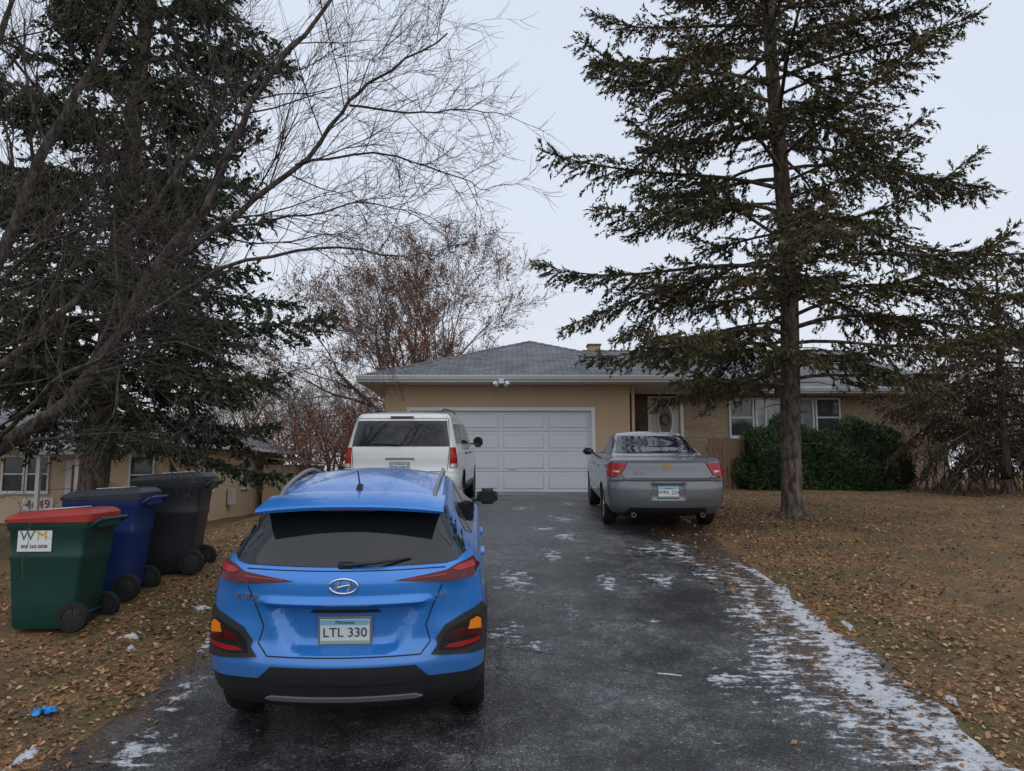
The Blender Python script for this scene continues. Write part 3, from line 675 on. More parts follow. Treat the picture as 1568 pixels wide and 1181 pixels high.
box('post',(6.4,20.625,zf-.1),(6.5,20.72,zf+1.5),M['wood'],fe,.01)

Nh=empty('stucco_house'); z0=-.25; e2=2.45
box('front_wall',(-21,24.2,z0),(-13.2,24.4,e2),M['stucco2'],Nh)
box('wing_front_wall',(-13.2,23.4,z0),(-10.4,23.6,e2),M['stucco2'],Nh)
box('wing_return',(-13.4,23.4,z0),(-13.2,24.2,e2),M['stucco2'],Nh)
box('east_wall',(-10.4,23.42,z0),(-10.2,32.5,e2),M['stucco2'],Nh)
box('rear_wall',(-21,32.5,z0),(-10.2,32.7,e2),M['stucco2'],Nh)
V=[(-22,23.4,e2+.1),(-12.4,23.4,e2+.1),(-12.4,28.2,e2+1.5),(-22,28.2,e2+1.5),(-22,33.4,e2+.1),(-9.6,33.4,e2+.1),(-9.6,22.8,e2+.1),(-13.9,22.8,e2+.1),(-12,27.4,e2+1.25),(-11.9,28.6,e2+1.3),(-13.9,28.2,e2+1.45)]
mesh_obj('roof',V,[(0,1,2,3),(7,6,8),(6,5,9,8),(5,4,3,10,9),(7,8,10),(8,9,10)],M['shingle'],Nh,uv=True)
box('soffit',(-22,23.42,e2),(-13.9,24.2,e2+.02),M['soffit'],Nh); box('fascia_front',(-22,23.38,e2-.02),(-13.9,23.41,e2+.1),M['white'],Nh)
box('wing_soffit',(-13.9,22.82,e2),(-9.6,23.4,e2+.02),M['soffit'],Nh); box('wing_fascia',(-13.92,22.78,e2-.02),(-9.58,22.81,e2+.1),M['white'],Nh)
box('east_soffit',(-10.2,23.42,e2),(-9.62,33.4,e2+.02),M['soffit'],Nh); box('east_fascia',(-9.615,22.82,e2-.02),(-9.585,33.4,e2+.1),M['white'],Nh)
window(Nh,-16.6,-15.85,1.0,2.2,24.2); window(Nh,-15.8,-15.05,1.0,2.2,24.2); window(Nh,-12.05,-11.25,.95,2.2,23.4)
window(Nh,24.6,25.3,1.05,2.2,-10.2,True,False,'E'); window(Nh,28.0,28.7,1.05,2.2,-10.2,True,False,'E')
box('number_board',(-15.85,24.165,.42),(-14.85,24.195,.82),M['white'],Nh,.01)
text(Nh,'4649',(-15.35,24.155,.62),(R(90),0,0),.40,M['rednum'],.004,'house_number')
box('entry_door',(-14.5,24.14,.1),(-13.6,24.19,2.1),M['white'],Nh,.01); box('entry_door_glass',(-14.3,24.12,1.0),(-13.8,24.138,1.9),M['rednum'],Nh,.01)
for x in (-14.75,-13.55): box('porch_post',(x,23.0,-.1),(x+.12,23.12,2.2),M['white'],Nh,.01)
V=[(-15.2,22.7,2.35),(-13.1,22.7,2.35),(-14.15,22.7,2.75),(-15.2,26,2.35),(-13.1,26,2.35),(-14.15,26,2.75)]
mesh_obj('porch_gable',V,[(0,1,2),(0,2,5,3),(1,4,5,2)],[M['shingle'],M['white']],Nh,midx=[1,0,0],uv=True)
box('porch_beam',(-15.1,22.75,2.2),(-13.2,22.87,2.34),M['white'],Nh,.01)
box('side_annex',(-9.9,29.5,-.2),(-8.6,34,1.95),M['stucco2'],Nh,.02)
mesh_obj('annex_roof',[(-10.15,29.2,2.3),(-8.3,29.2,1.98),(-8.3,34.3,1.98),(-10.15,34.3,2.3)],[(0,1,2,3)],M['shingle'],Nh,uv=True)
box('utility_box',(-10.15,26.6,.5),(-9.98,26.95,1.1),M['soffit'],Nh,.01)

# ------------------------------------------------------------ vehicles
def lerp_levels(keys,sub):
    K=np.array(keys,float); n=len(K); out=[]
    for i in range(n-1):
        for t in np.linspace(0,1,sub+1)[:-1]: out.append(K[i]+(K[i+1]-K[i])*t)
    out.append(K[-1]); A=np.array(out)
    for _ in range(2):
        B=A.copy(); B[1:-1]=.25*A[:-2]+.5*A[1:-1]+.25*A[2:]; A=B
    return A
def ring(w,yr,yf,rr,rf,bowr,bowf,nxs=44,nc=7,ns=56):
    pts=[]
    rr=min(rr,w*.9); rf=min(rf,w*.9)
    for x in np.linspace(-(w-rr),w-rr,nxs): pts.append((x,yr))
    for i in range(1,nc): a=-math.pi/2+math.pi/2*i/nc; pts.append((w-rr+rr*math.cos(a),yr+rr+rr*math.sin(a)))
    for y in np.linspace(yr+rr,yf-rf,ns): pts.append((w,y))
    for i in range(1,nc): a=math.pi/2*i/nc; pts.append((w-rf+rf*math.cos(a),yf-rf+rf*math.sin(a)))
    for x in np.linspace(w-rf,-(w-rf),nxs//2): pts.append((x,yf))
    for i in range(1,nc): a=math.pi/2+math.pi/2*i/nc; pts.append((-(w-rf)+rf*math.cos(a),yf-rf+rf*math.sin(a)))
    for y in np.linspace(yf-rf,yr+rr,ns): pts.append((-w,y))
    for i in range(1,nc): a=math.pi+math.pi/2*i/nc; pts.append((-(w-rr)+rr*math.cos(a),yr+rr+rr*math.sin(a)))
    p=np.array(pts); v=np.clip((p[:,1]-yr)/(yf-yr),0,1); u=np.clip(np.abs(p[:,0])/w,0,1)
    p[:,1]+=bowr*u**2*(1-v)**1.5-bowf*u**2*v**1.5
    return p
class Car:
    def __init__(s,name,levels,bow,rr,crown,paintm,cladz,cladm,x,y,heading,ax,wr,ww,wx,disp=None,rear_taper=.03,front_taper=.06,arch=.05,sub=5,roofarch=.03,zroof=1.2,lift=0):
        s.e=empty(name); s.ax=ax
        lv=lerp_levels(levels,sub); vs=[]; n=None
        for (z,w,yr,yf) in lv:
            p=ring(w,yr,yf,rr,.3,bow,.35)
            n=len(p); v=np.clip((p[:,1])/(levels[5][3]),0,1)
            tp=1-rear_taper*(1-np.clip(v*3.5,0,1))**2-front_taper*np.clip((v-.72)/.28,0,1)**2
            dy=disp(p[:,0],z)*np.exp(-((p[:,1]-yr-bow*(p[:,0]/w)**2)/.12)**2) if disp else 0
            zz=np.full(n,z)
            if z>zroof: zz=zz-roofarch*((p[:,1]-.5*(lv[-1][2]+lv[-1][3]))/(.5*(lv[-1][3]-lv[-1][2])))**2*min(1,(z-zroof)/(lv[-1][0]-zroof))
            vs.append(np.stack([p[:,0]*tp,p[:,1]+dy,zz],-1))
        last=vs[-1]; c=np.array([0,.5*(lv[-1][2]+lv[-1][3]),0])
        for q in (.97,.92,.84,.72,.55,.35,.12):
            r_=last.copy(); r_[:,:2]=c[:2]+(last[:,:2]-c[:2])*q
            arc=-roofarch*((r_[:,1]-c[1])/(.5*(lv[-1][3]-lv[-1][2])))**2
            r_[:,2]=lv[-1][0]+crown*(1-q**2)+arc; vs.append(r_)
        V=np.concatenate(vs); nl=len(vs); fs=[];mi=[]
        idx=np.arange(nl*n).reshape(nl,n)
        zc=[v[:,2].mean() for v in vs]
        for j in range(nl-1):
            mz=.5*(zc[j]+zc[j+1]); m_=1 if mz<cladz else 0
            for i in range(n):
                k=(i+1)%n; fs.append((idx[j,i],idx[j,k],idx[j+1,k],idx[j+1,i])); mi.append(m_)
        fs.append(tuple(idx[0][::-1])); mi.append(1); fs.append(tuple(idx[-1])); mi.append(0)
        s.bvh=BVHTree.FromPolygons([tuple(v) for v in V],fs)
        body=mesh_obj('body',V,fs,[paintm,cladm,M['seam']],s.e,True,mi)
        cut=bmesh.new()
        for ay in ax:
            for sg in (-1,1):
                mt=Matrix.Translation((sg*(wx-.08),ay,wr-.01))@Matrix.Rotation(R(90),4,'Y')
                bmesh.ops.create_cone(cut,cap_ends=True,segments=40,radius1=wr+arch,radius2=wr+arch,depth=.5,matrix=mt)
        cm=bpy.data.meshes.new('cut'); cut.to_mesh(cm); cut.free(); cm.materials.append(M['seam'])
        co_=bpy.data.objects.new('cut',cm); link(co_)
        md=body.modifiers.new('b','BOOLEAN'); md.operation='DIFFERENCE'; md.object=co_; md.solver='EXACT'; md.material_mode='TRANSFER'
        bpy.context.view_layer.update(); dg=bpy.context.evaluated_depsgraph_get()
        nm=bpy.data.meshes.new_from_object(body.evaluated_get(dg)); body.modifiers.clear(); body.data=nm
        nm.set_sharp_from_angle(angle=R(40))
        bpy.data.objects.remove(co_)
        for ay in ax:
            for sg in (-1,1): s.wheel(sg,ay,wr,ww,wx)
        d=np.array([-math.sin(heading),math.cos(heading)]);
        p0=np.array([x,y])+d*ax[0]; p1=np.array([x,y])+d*ax[1]
        za=float(prof(p0[1]))+.016; zb=float(prof(p1[1]))+.016; pt=math.atan2(zb-za,ax[1]-ax[0])
        s.e.rotation_euler=Euler((pt,0,heading),'XYZ')
        s.e.location=(x,y,za-math.sin(pt)*ax[0])
    def wheel(s,sg,ay,r,w,wx):
        rr=r*.66; xo=wx; xi=wx-w
        prf=[(xi,rr),(xi+.005,r*.92),(xi+.03,r*.985),(xi+.06,r),(xo-.06,r),(xo-.03,r*.985),(xo-.005,r*.92),(xo-.012,rr*1.02),(xo-.03,rr*.97),(xo-.10,rr*.93),(xo-.12,rr*.4),(xo-.12,0.001)]
        mi=[0]*8+[1,1,2]
        prf=[(sg*a,b_) for a,b_ in prf]
        o=lathe('wheel',prf,None,[M['tire'],M['rim'],M['seam']],s.e,40,mi,(0,ay,r))
        bm=bmesh.new()
        for k in range(5):
            a=k*2*math.pi/5+.3
            for dlt in (-.12,.12):
                mt=Matrix.Rotation(a+dlt,4,'X')@Matrix.Translation((sg*(xo-.045),0,rr*.5))@Matrix.Diagonal((.03,.045,rr*.96,1))
                bmesh.ops.create_cube(bm,size=1,matrix=mt)
        bmesh.ops.create_cone(bm,cap_ends=True,segments=20,radius1=rr*.2,radius2=rr*.17,depth=.05,matrix=Matrix.Translation((sg*(xo-.04),0,0))@Matrix.Rotation(R(90)*sg,4,'Y'))
        me=bpy.data.meshes.new('spokes'); bm.to_mesh(me); bm.free(); me.materials.append(M['rim'])
        q=bpy.data.objects.new('wheel_spokes',me); link(q,s.e); q.location=(0,ay,r)
    def proj(s,ax,a,b_):
        if ax=='R': o,d=(a,-3,b_),(0,1,0)
        elif ax=='F': o,d=(a,12,b_),(0,-1,0)
        elif ax=='X+': o,d=(4,a,b_),(-1,0,0)
        elif ax=='X-': o,d=(-4,a,b_),(1,0,0)
        else: o,d=(a,b_,5),(0,0,-1)
        h=s.bvh.ray_cast(Vector(o),Vector(d))
        if h[0] is None:
            p=Vector({'R':(a,.25,b_),'F':(a,4,b_),'X+':(.8,a,b_),'X-':(-.8,a,b_),'T':(a,b_,1.5)}[ax]); h=s.bvh.find_nearest(p)
        nrm=h[1]
        if nrm.dot(Vector(d))>0: nrm=-nrm
        return h[0],nrm,Vector(d)
    def patch(s,name,poly,ax,mat,off=.004,rim=.02,grid=.035,sm=True):
        bm=bmesh.new(); vv=[bm.verts.new((a,b_,0)) for a,b_ in poly]; bm.faces.new(vv)
        bmesh.ops.triangulate(bm,faces=bm.faces[:])
        A=[p[0] for p in poly];B=[p[1] for p in poly]
        for (lo,hi,nn_) in ((min(A),max(A),(1,0,0)),(min(B),max(B),(0,1,0))):
            v=lo+grid
            while v<hi-1e-4:
                bmesh.ops.bisect_plane(bm,geom=bm.verts[:]+bm.edges[:]+bm.faces[:],plane_co=(v,v,0),plane_no=nn_); v+=grid
        bmesh.ops.remove_doubles(bm,verts=bm.verts[:],dist=1e-5)
        bd=[e for e in bm.edges if len(e.link_faces)==1]
        if rim>0:
            ret=bmesh.ops.extrude_edge_only(bm,edges=bd); nv=set(v for v in ret['geom'] if isinstance(v,bmesh.types.BMVert))
        else: nv=set()
        for v in bm.verts:
            h,nr_,d=s.proj(ax,v.co.x,v.co.y)
            v.co=h+nr_*(off if v not in nv else -rim)
        bmesh.ops.recalc_face_normals(bm,faces=bm.faces[:])
        me=bpy.data.meshes.new(name); bm.to_mesh(me); bm.free(); me.materials.append(mat)
        me.polygons.foreach_set('use_smooth',[True]*len(me.polygons)); me.set_sharp_from_angle(angle=R(38))
        o=bpy.data.objects.new(name,me); link(o,s.e); return o
    def mpatch(s,name,poly,mat,**k):
        s.patch(name,poly,'R',mat,**k); s.patch(name,[(-a,b_) for a,b_ in poly][::-1],'R',mat,**k)
    def spatch(s,name,poly,mat,**k):
        s.patch(name,poly,'X+',mat,**k); s.patch(name,poly,'X-',mat,**k)
    def line(s,name,pl,ax,mat=None,w=.006,off=.0015):
        pts=[]
        for i in range(len(pl)-1):
            a=np.array(pl[i]);b_=np.array(pl[i+1]); n=max(1,int(np.linalg.norm(b_-a)/.03))
            for t in range(n): pts.append(a+(b_-a)*t/n)
        pts.append(np.array(pl[-1])); pts=np.array(pts); T=np.gradient(pts,axis=0); T/=np.linalg.norm(T,axis=1,keepdims=True)+1e-9
        Nn=np.stack([-T[:,1],T[:,0]],-1)*w/2; vs=[];fs=[]
        for i in range(len(pts)):
            for q in (pts[i]-Nn[i],pts[i]+Nn[i]):
                h,nr_,d=s.proj(ax,q[0],q[1]); vs.append(h+nr_*off)
        fs=[(2*i,2*i+1,2*i+3,2*i+2) for i in range(len(pts)-1)]
        mesh_obj(name,vs,fs,mat or M['seam'],s.e,True)
    def arch(s,ay,zc,r1,r2,mat,a0=-8,a1=188,off=.012):
        out=[(ay+r2*math.cos(R(a)),zc+r2*math.sin(R(a))) for a in np.linspace(a0,a1,26)]
        inn=[(ay+r1*math.cos(R(a)),zc+r1*math.sin(R(a))) for a in np.linspace(a1,a0,26)]
        s.spatch('wheel_arch_cladding',out+inn,mat,off=off,rim=.02)
    def bx(s,name,lo,hi,mat,bev=.01): return box(name,lo,hi,mat,s.e,bev)
    def plate(s,txt,z,y,w=.305,h=.155,frame=True):
        if frame: s.bx('plate_frame',(-w/2-.014,y,z-h/2-.014),(w/2+.014,y+.03,z+h/2+.014),M['silver'],.004)
        s.bx('plate_panel',(-w/2,y-.006,z-h/2),(w/2,y-.0005,z+h/2),M['plate'],.002)
        s.bx('plate_band',(-w/2+.004,y-.0085,z+h/2-.036),(w/2-.004,y-.0065,z+h/2-.004),M['platebl'],.0005)
        s.bx('plate_lower_band',(-w/2+.004,y-.0080,z-h/2+.004),(w/2-.004,y-.0065,z-h/2+.022),M['plategr'],.0005)
        text(s.e,txt,(0,y-.0085,z-.007),(R(90),0,0),.082,M['ink'],.0012,'plate_lettering')
        text(s.e,'Minnesota',(0,y-.0105,z+h/2-.019),(R(90),0,0),.028,M['ink'],.0008,'plate_state')
    def mirror(s,y,z,x,mat,sz=(.2,.09,.15)):
        for sg in (-1,1):
            bm=bmesh.new(); bmesh.ops.create_cube(bm,size=1)
            bmesh.ops.bevel(bm,geom=bm.edges[:],offset=.22,segments=4,affect='EDGES')
            for v in bm.verts:
                v.co.x*=sz[0];v.co.y*=sz[1]*(1+.25*v.co.x/sz[0]);v.co.z*=sz[2]
                v.co.x=sg*(v.co.x+x); v.co.y+=y; v.co.z+=z
            bmesh.ops.recalc_face_normals(bm,faces=bm.faces[:])
            me=bpy.data.meshes.new('side_mirror'); bm.to_mesh(me); bm.free(); me.materials.append(mat); me.polygons.foreach_set('use_smooth',[True]*len(me.polygons))
            o=bpy.data.objects.new('side_mirror',me); link(o,s.e)
            s.bx('mirror_arm',(min(sg*(x-.16),sg*(x-.05)),y-.02,z-.05),(max(sg*(x-.16),sg*(x-.05)),y+.02,z-.02),M['black'],.005)
            s.bx('mirror_glass',(sg*x-sz[0]*.40,y-sz[1]*.5-.004,z-sz[2]*.36),(sg*x+sz[0]*.40,y-sz[1]*.5+.002,z+sz[2]*.36),M['glass'],.002)
def sm(x,a,b_):
    t=np.clip((x-a)/(b_-a),0,1); return t*t*(3-2*t)
# ---- blue crossover
def dispK(x,z):
    ax_=np.abs(x)
    hw=.30+(z-.64)*.55
    rec=(1-sm(ax_,hw-.03,hw+.05))*sm(np.array(z),.64,.68)*(1-sm(np.array(z),.905,.935))
    lip=-.030*np.exp(-((z-.96)/.022)**2)*(1-sm(ax_,.44,.62))
    sh=-.03*np.exp(-((z-1.09)/.05)**2)*sm(ax_,.45,.75)
    pod=-.035*sm(ax_,.50,.62)*np.exp(-((z-.74)/.13)**2)
    return .07*rec+lip+sh+pod
blue=paint('blue_car_paint',(.010,.185,.60),.25,.34,.18,.8)
K=Car('blue_crossover_car',[(.22,.72,.26,3.92),(.28,.81,.12,4.06),(.38,.865,.03,4.13),(.50,.885,.0,4.165),(.58,.89,-.005,4.165),(.64,.89,.02,4.16),(.72,.89,.055,4.14),(.84,.888,.06,4.10),(.94,.88,.045,3.97),(1.02,.865,.04,3.6),(1.09,.85,.05,3.28),(1.15,.82,.085,3.1),(1.20,.775,.14,2.98),(1.29,.715,.20,2.82),(1.40,.655,.285,2.58),(1.49,.61,.36,2.36),(1.53,.57,.40,2.22)],
  .17,.15,.075,blue,.50,M['black'],-1.04,4.74,R(3.4),(.82,3.42),.335,.225,.885,dispK)
K.patch('rear_window',[(-.70,1.175),(-.62,1.165),(.62,1.165),(.70,1.175),(.60,1.46),(.54,1.485),(-.54,1.485),(-.60,1.46)],'R',M['glass'],off=.005)
K.mpatch('window_side_trim',[(.705,1.18),(.745,1.20),(.655,1.44),(.61,1.46)],M['gloss'],off=.007)
K.mpatch('tail_lamp',[(.31,1.088),(.46,1.105),(.62,1.125),(.70,1.155),(.79,1.165),(.835,1.10),(.80,1.08),(.60,1.070),(.44,1.075)],M['dred'],off=.012)
K.mpatch('tail_lamp_inner',[(.66,1.125),(.70,1.142),(.785,1.150),(.80,1.12),(.70,1.115)],M['red'],off=.016)
K.mpatch('tail_lamp_strip',[(.38,1.092),(.62,1.106),(.62,1.100),(.38,1.087)],M['red'],off=.015)
K.mpatch('corner_cladding',[(.535,.625),(.575,.68),(.565,.72),(.62,.795),(.74,.855),(.85,.89),(.888,.80),(.888,.60),(.86,.60),(.72,.615)],M['black'],off=.016,rim=.03)
K.mpatch('lower_lamp',[(.585,.655),(.60,.72),(.65,.775),(.80,.835),(.84,.81),(.845,.70),(.82,.665),(.70,.645)],M['gloss'],off=.024)
K.mpatch('turn_lamp',[(.755,.76),(.765,.805),(.805,.820),(.825,.80),(.825,.745)],M['amber'],off=.030)
K.mpatch('brake_lamp',[(.63,.715),(.67,.755),(.735,.775),(.735,.725)],M['dred'],off=.030)
K.mpatch('reverse_lamp',[(.745,.725),(.745,.75),(.825,.738),(.83,.705)],M['dred'],off=.030)
K.mpatch('reflector',[(.61,.665),(.65,.682),(.82,.695),(.815,.675),(.70,.658)],M['red'],off=.030)
K.patch('bumper_black_insert',[(-.52,.50),(-.44,.575),(.44,.575),(.52,.50),(.46,.30),(-.46,.30)],'R',M['black'],off=.012)
K.patch('skid_trim',[(-.48,.375),(-.44,.392),(.44,.392),(.48,.375),(.44,.362),(-.44,.362)],'R',M['silver'],off=.022)
K.patch('bumper_groove',[(-.40,.475),(.40,.475),(.38,.455),(-.38,.455)],'R',M['seam'],off=.014)
K.line('tailgate_seam',[(-.47,.63),(.47,.63)],'R',w=.008); 
for q in (-1,1):
    K.line('tailgate_seam',[(q*.47,.63),(q*.53,.70),(q*.50,.80),(q*.55,.94),(q*.60,1.05)],'R',w=.008)
K.line('tailgate_top_seam',[(-.62,1.145),(.62,1.145)],'R',w=.006)
K.arch(.82,.335,.36,.445,M['black']); K.arch(3.42,.335,.36,.445,M['black'])
K.spatch('sill_cladding',[(1.2,.24),(3.05,.24),(3.05,.42),(1.2,.42)],M['black'],off=.01)
K.spatch('side_glass',[(.78,1.25),(.98,1.395),(1.4,1.44),(2.1,1.44),(2.45,1.37),(2.80,1.19),(2.72,1.15),(1.0,1.185)],M['glass'],off=.004)
K.spatch('b_pillar',[(1.72,1.165),(1.82,1.165),(1.80,1.445),(1.72,1.445)],M['gloss'],off=.007)
K.spatch('door_pillar',[(1.02,1.185),(1.09,1.185),(1.13,1.41),(1.08,1.41)],M['gloss'],off=.007)
for pl in ([(1.77,1.15),(1.77,.42)],[(2.78,1.13),(2.85,.9),(2.83,.42)],[(1.05,1.17),(1.02,.95),(1.2,.70),(1.25,.42)]):
    K.line('door_seam',pl,'X+'); K.line('door_seam',pl,'X-')
for y in (1.25,2.0):
    for sg in (-1,1): K.bx('door_handle',(sg*.872-.02,y,.955),(sg*.872+.02,y+.19,.985),blue,.008)
K.patch('windshield',[(-.62,1.20),(.62,1.20),(.54,1.46),(-.54,1.46)],'F',M['glass'])
K.patch('grille',[(-.5,.45),(.5,.45),(.45,.72),(-.45,.72)],'F',M['black'],off=.01)
K.patch('head_lamp',[(.5,.62),(.75,.62),(.75,.76),(.5,.74)],'F',M['clear'],off=.01); K.patch('head_lamp',[(-.5,.62),(-.5,.74),(-.75,.76),(-.75,.62)],'F',M['clear'],off=.01)
K.mirror(2.72,1.18,.95,M['black'])
def spoiler(car,w,y0,y1,zt,zb,mat,name='roof_spoiler'):
    vs=[];n=17
    for i in range(n):
        u=-1+2*i/(n-1); x=u*w; k=.07*u**2; e=1-.35*abs(u)**6
        dz=-.045*abs(u)**2.2
        vs+=[(x,y1+k,zt+.022+dz),(x,y0+.03+k,zt+.004+dz),(x,y0+k,zt-.014+dz),(x,y0+.01+k,zb+(1-e)*.02+dz),(x,y0+.12+k,zb-.01+dz),(x,y1+k,zb-.01+dz)]
    fs=[]
    for i in range(n-1):
        for j in range(6): fs.append((i*6+j,i*6+(j+1)%6,(i+1)*6+(j+1)%6,(i+1)*6+j))
    fs+= [tuple(range(6)),tuple(range((n-1)*6+5,(n-1)*6-1,-1))]
    return mesh_obj(name,vs,fs,mat,car.e,True,sharp=30)
spoiler(K,.60,.19,.62,1.540,1.505,blue)
K.bx('high_brake_lamp',(-.17,.206,1.494),(.17,.24,1.510),M['dred'],.004)
for sg in (-1,1):
    T=Tubes(); pp=[]
    for t in np.linspace(0,1,12):
        y=.55+1.95*t; h=K.bvh.ray_cast(Vector((sg*(.555-.03*abs(t-.5)*2),y,3)),Vector((0,0,-1)))[0]
        pp.append((h.x,y,h.z+.045*math.sin(math.pi*min(1,max(0,t)))**.35-.002))
    T.add(np.array(pp),np.full(12,.015),8)
    big_mesh('roof_rail',T.parts(0),[M['silver']],parent=K.e,smooth=True)
hz_=K.bvh.ray_cast(Vector((0,.75,3)),Vector((0,0,-1)))[0].z
mesh_obj('antenna_base',[(-.025,.68,hz_-.01),(.025,.68,hz_-.01),(.02,.86,hz_-.01),(-.02,.86,hz_-.01),(-.012,.69,hz_+.035),(.012,.69,hz_+.035),(.004,.80,hz_+.02),(-.004,.80,hz_+.02)],[(0,1,5,4),(1,2,6,5),(2,3,7,6),(3,0,4,7),(4,5,6,7)],M['black'],K.e)
T=Tubes(); T.add(np.array([(0,.715,hz_+.02),(0,.66,hz_+.08),(0,.60,hz_+.14)]),np.array([.006,.005,.004]),6); big_mesh('antenna_mast',T.parts(0),[M['black']],parent=K.e)
h0=K.proj('R',-.02,1.185)[0]; h1=K.proj('R',.40,1.205)[0]
T=Tubes(); T.add(np.array([(0.0,h0.y-.03,1.178),(.2,h0.y-.035,1.195),(.40,h1.y-.02,1.205)]),np.array([.012,.010,.006]),6); big_mesh('rear_wiper',T.parts(0),[M['black']],parent=K.e)
K.bx('wiper_pivot',(-.045,h0.y-.035,1.155),(.05,h0.y+.02,1.195),M['black'],.012)
def badge(car,z,ax_=.085,bz=.045):
    y=car.proj('R',0,z)[0].y-.012
    T=Tubes(); an=np.linspace(0,2*math.pi,33); T.add(np.array([(ax_*math.cos(a),y,z+bz*math.sin(a)) for a in an]),np.full(33,.007),6)
    T.add(np.array([(-.045,y,z-.030),(-.040,y,z),(-.022,y,z+.034)]),np.array([.006,.007,.006]),6)
    T.add(np.array([(.022,y,z-.034),(.040,y,z),(.045,y,z+.030)]),np.array([.006,.007,.006]),6)
    T.add(np.array([(-.038,y,z-.008),(0,y,z+.002),(.038,y,z+.008)]),np.array([.006,.006,.006]),6)
    big_mesh('badge',T.parts(0),[M['chrome']],parent=car.e,smooth=True)
badge(K,1.065)
text(K.e,'KONA',(-.60,K.proj('R',-.60,.985)[0].y-.010,.985),(R(90),0,R(-12)),.055,M['chrome'],.003,'model_lettering')
text(K.e,'AWD',(.60,K.proj('R',.60,.985)[0].y-.010,.985),(R(90),0,R(12)),.036,M['chrome'],.003,'trim_lettering')
K.plate('LTL 330',.765,K.proj('R',0,.765)[0].y-.022)
K.patch('plate_lamp_bar',[(-.22,.875),(.22,.875),(.20,.895),(-.20,.895)],'R',M['black'],off=.006)
# ---- grey sedan
def dispS(x,z):
    ax_=np.abs(x)
    rec=(1-sm(ax_,.24,.27))*sm(np.array(z),.50,.53)*(1-sm(np.array(z),.72,.75))
    lip=-.03*np.exp(-((z-1.09)/.02)**2)
    return .035*rec+lip-.025*np.exp(-((z-.80)/.015)**2)
grey=paint('grey_car_paint',(.115,.125,.14),.4,.38,.2,.8)
S=Car('grey_sedan_car',[(.22,.72,.35,4.85),(.28,.82,.14,4.98),(.38,.885,.04,5.05),(.52,.90,.0,5.08),(.66,.91,.0,5.06),(.78,.91,.02,4.98),(.84,.908,.055,4.7),(.92,.90,.075,4.3),(1.0,.888,.085,4.0),(1.07,.87,.10,3.8),(1.105,.835,.15,3.68),(1.118,.79,.40,3.6),(1.13,.75,.74,3.52),(1.165,.72,.90,3.42),(1.27,.675,1.12,3.18),(1.40,.62,1.45,2.9),(1.465,.575,1.70,2.68),(1.48,.54,1.8,2.58)],
  .15,.16,.035,grey,.26,M['black'],2.36,11.25,R(-1.5),(1.12,3.93),.33,.215,.895,dispS,zroof=1.2,roofarch=.02)
S.patch('rear_window',[(-.675,1.175),(.675,1.175),(.555,1.43),(-.555,1.43)],'R',M['glass'],off=.005)
S.mpatch('tail_lamp',[(.60,1.045),(.84,1.045),(.885,.99),(.885,.85),(.80,.835),(.70,.87)],M['red'],off=.012)
S.mpatch('reverse_lamp',[(.71,.93),(.80,.932),(.80,.91),(.725,.90)],M['clear'],off=.016)
S.patch('trunk_chrome_bar',[(-.55,.835),(.55,.835),(.55,.822),(-.55,.822)],'R',M['silver'],off=.010)
S.line('trunk_seam',[(-.60,1.09),(-.60,1.04),(-.70,.87),(-.62,.80),(.62,.80),(.70,.87),(.60,1.04),(.60,1.09)],'R',w=.012)
S.line('bumper_seam',[(-.86,.83),(-.70,.83)],'R',w=.010); S.line('bumper_seam',[(.70,.83),(.86,.83)],'R',w=.010)
S.patch('lower_valance',[(-.62,.26),(.62,.26),(.58,.38),(-.58,.38)],'R',M['black'],off=.006)
S.plate('WFK 224',.62,S.proj('R',0,.62)[0].y-.02)
yb_=S.proj('R',0,1.0)[0].y-.012
mesh_obj('gold_badge',[(-.075,yb_,.985),(-.03,yb_,.985),(-.03,yb_,.965),(.03,yb_,.965),(.03,yb_,.985),(.075,yb_,.985),(.085,yb_,1.015),(.04,yb_,1.015),(.04,yb_,1.035),(-.02,yb_,1.035),(-.02,yb_,1.015),(-.065,yb_,1.015)],[tuple(range(12))],simple('gold',(.6,.42,.12),.25,.9),S.e)
text(S.e,'IMPALA',(-.40,S.proj('R',-.40,.90)[0].y-.01,.90),(R(90),0,R(-5)),.065,M['chrome'],.003,'model_lettering')
for sg in (-1,1):
    o=lathe('exhaust_tip',[(.14,.024),(0,.026),(0,.034),(.14,.034)],None,[M['pipe']],S.e,16); o.rotation_euler=(0,0,R(90)); o.location=(sg*.52,.05,.27)
    o=lathe('exhaust_bore',[(.03,.025),(.03,.001)],None,[M['seam']],S.e,16); o.rotation_euler=(0,0,R(90)); o.location=(sg*.52,.05,.27)
S.spatch('side_glass',[(1.28,1.20),(1.65,1.37),(1.95,1.415),(2.55,1.415),(2.85,1.34),(3.3,1.12),(3.2,1.10),(1.40,1.14)],M['glass'],off=.004)
S.spatch('b_pillar',[(2.28,1.11),(2.36,1.11),(2.35,1.42),(2.29,1.42)],M['gloss'],off=.007)
for pl in ([(2.32,1.1),(2.32,.30)],[(3.3,1.08),(3.35,.8),(3.33,.30)],[(1.5,1.12),(1.45,.9),(1.6,.6),(1.62,.30)]):
    S.line('door_seam',pl,'X+'); S.line('door_seam',pl,'X-')
S.spatch('body_side_molding',[(1.65,.50),(3.4,.50),(3.4,.55),(1.65,.55)],grey,off=.012)
for y in (1.75,2.6):
    for sg in (-1,1): S.bx('door_handle',(sg*.893-.02,y,.90),(sg*.893+.02,y+.19,.935),grey,.008)
S.patch('windshield',[(-.64,1.15),(.64,1.15),(.54,1.43),(-.54,1.43)],'F',M['glass'])
S.patch('grille',[(-.5,.45),(.5,.45),(.5,.7),(-.5,.7)],'F',M['black'],off=.01)
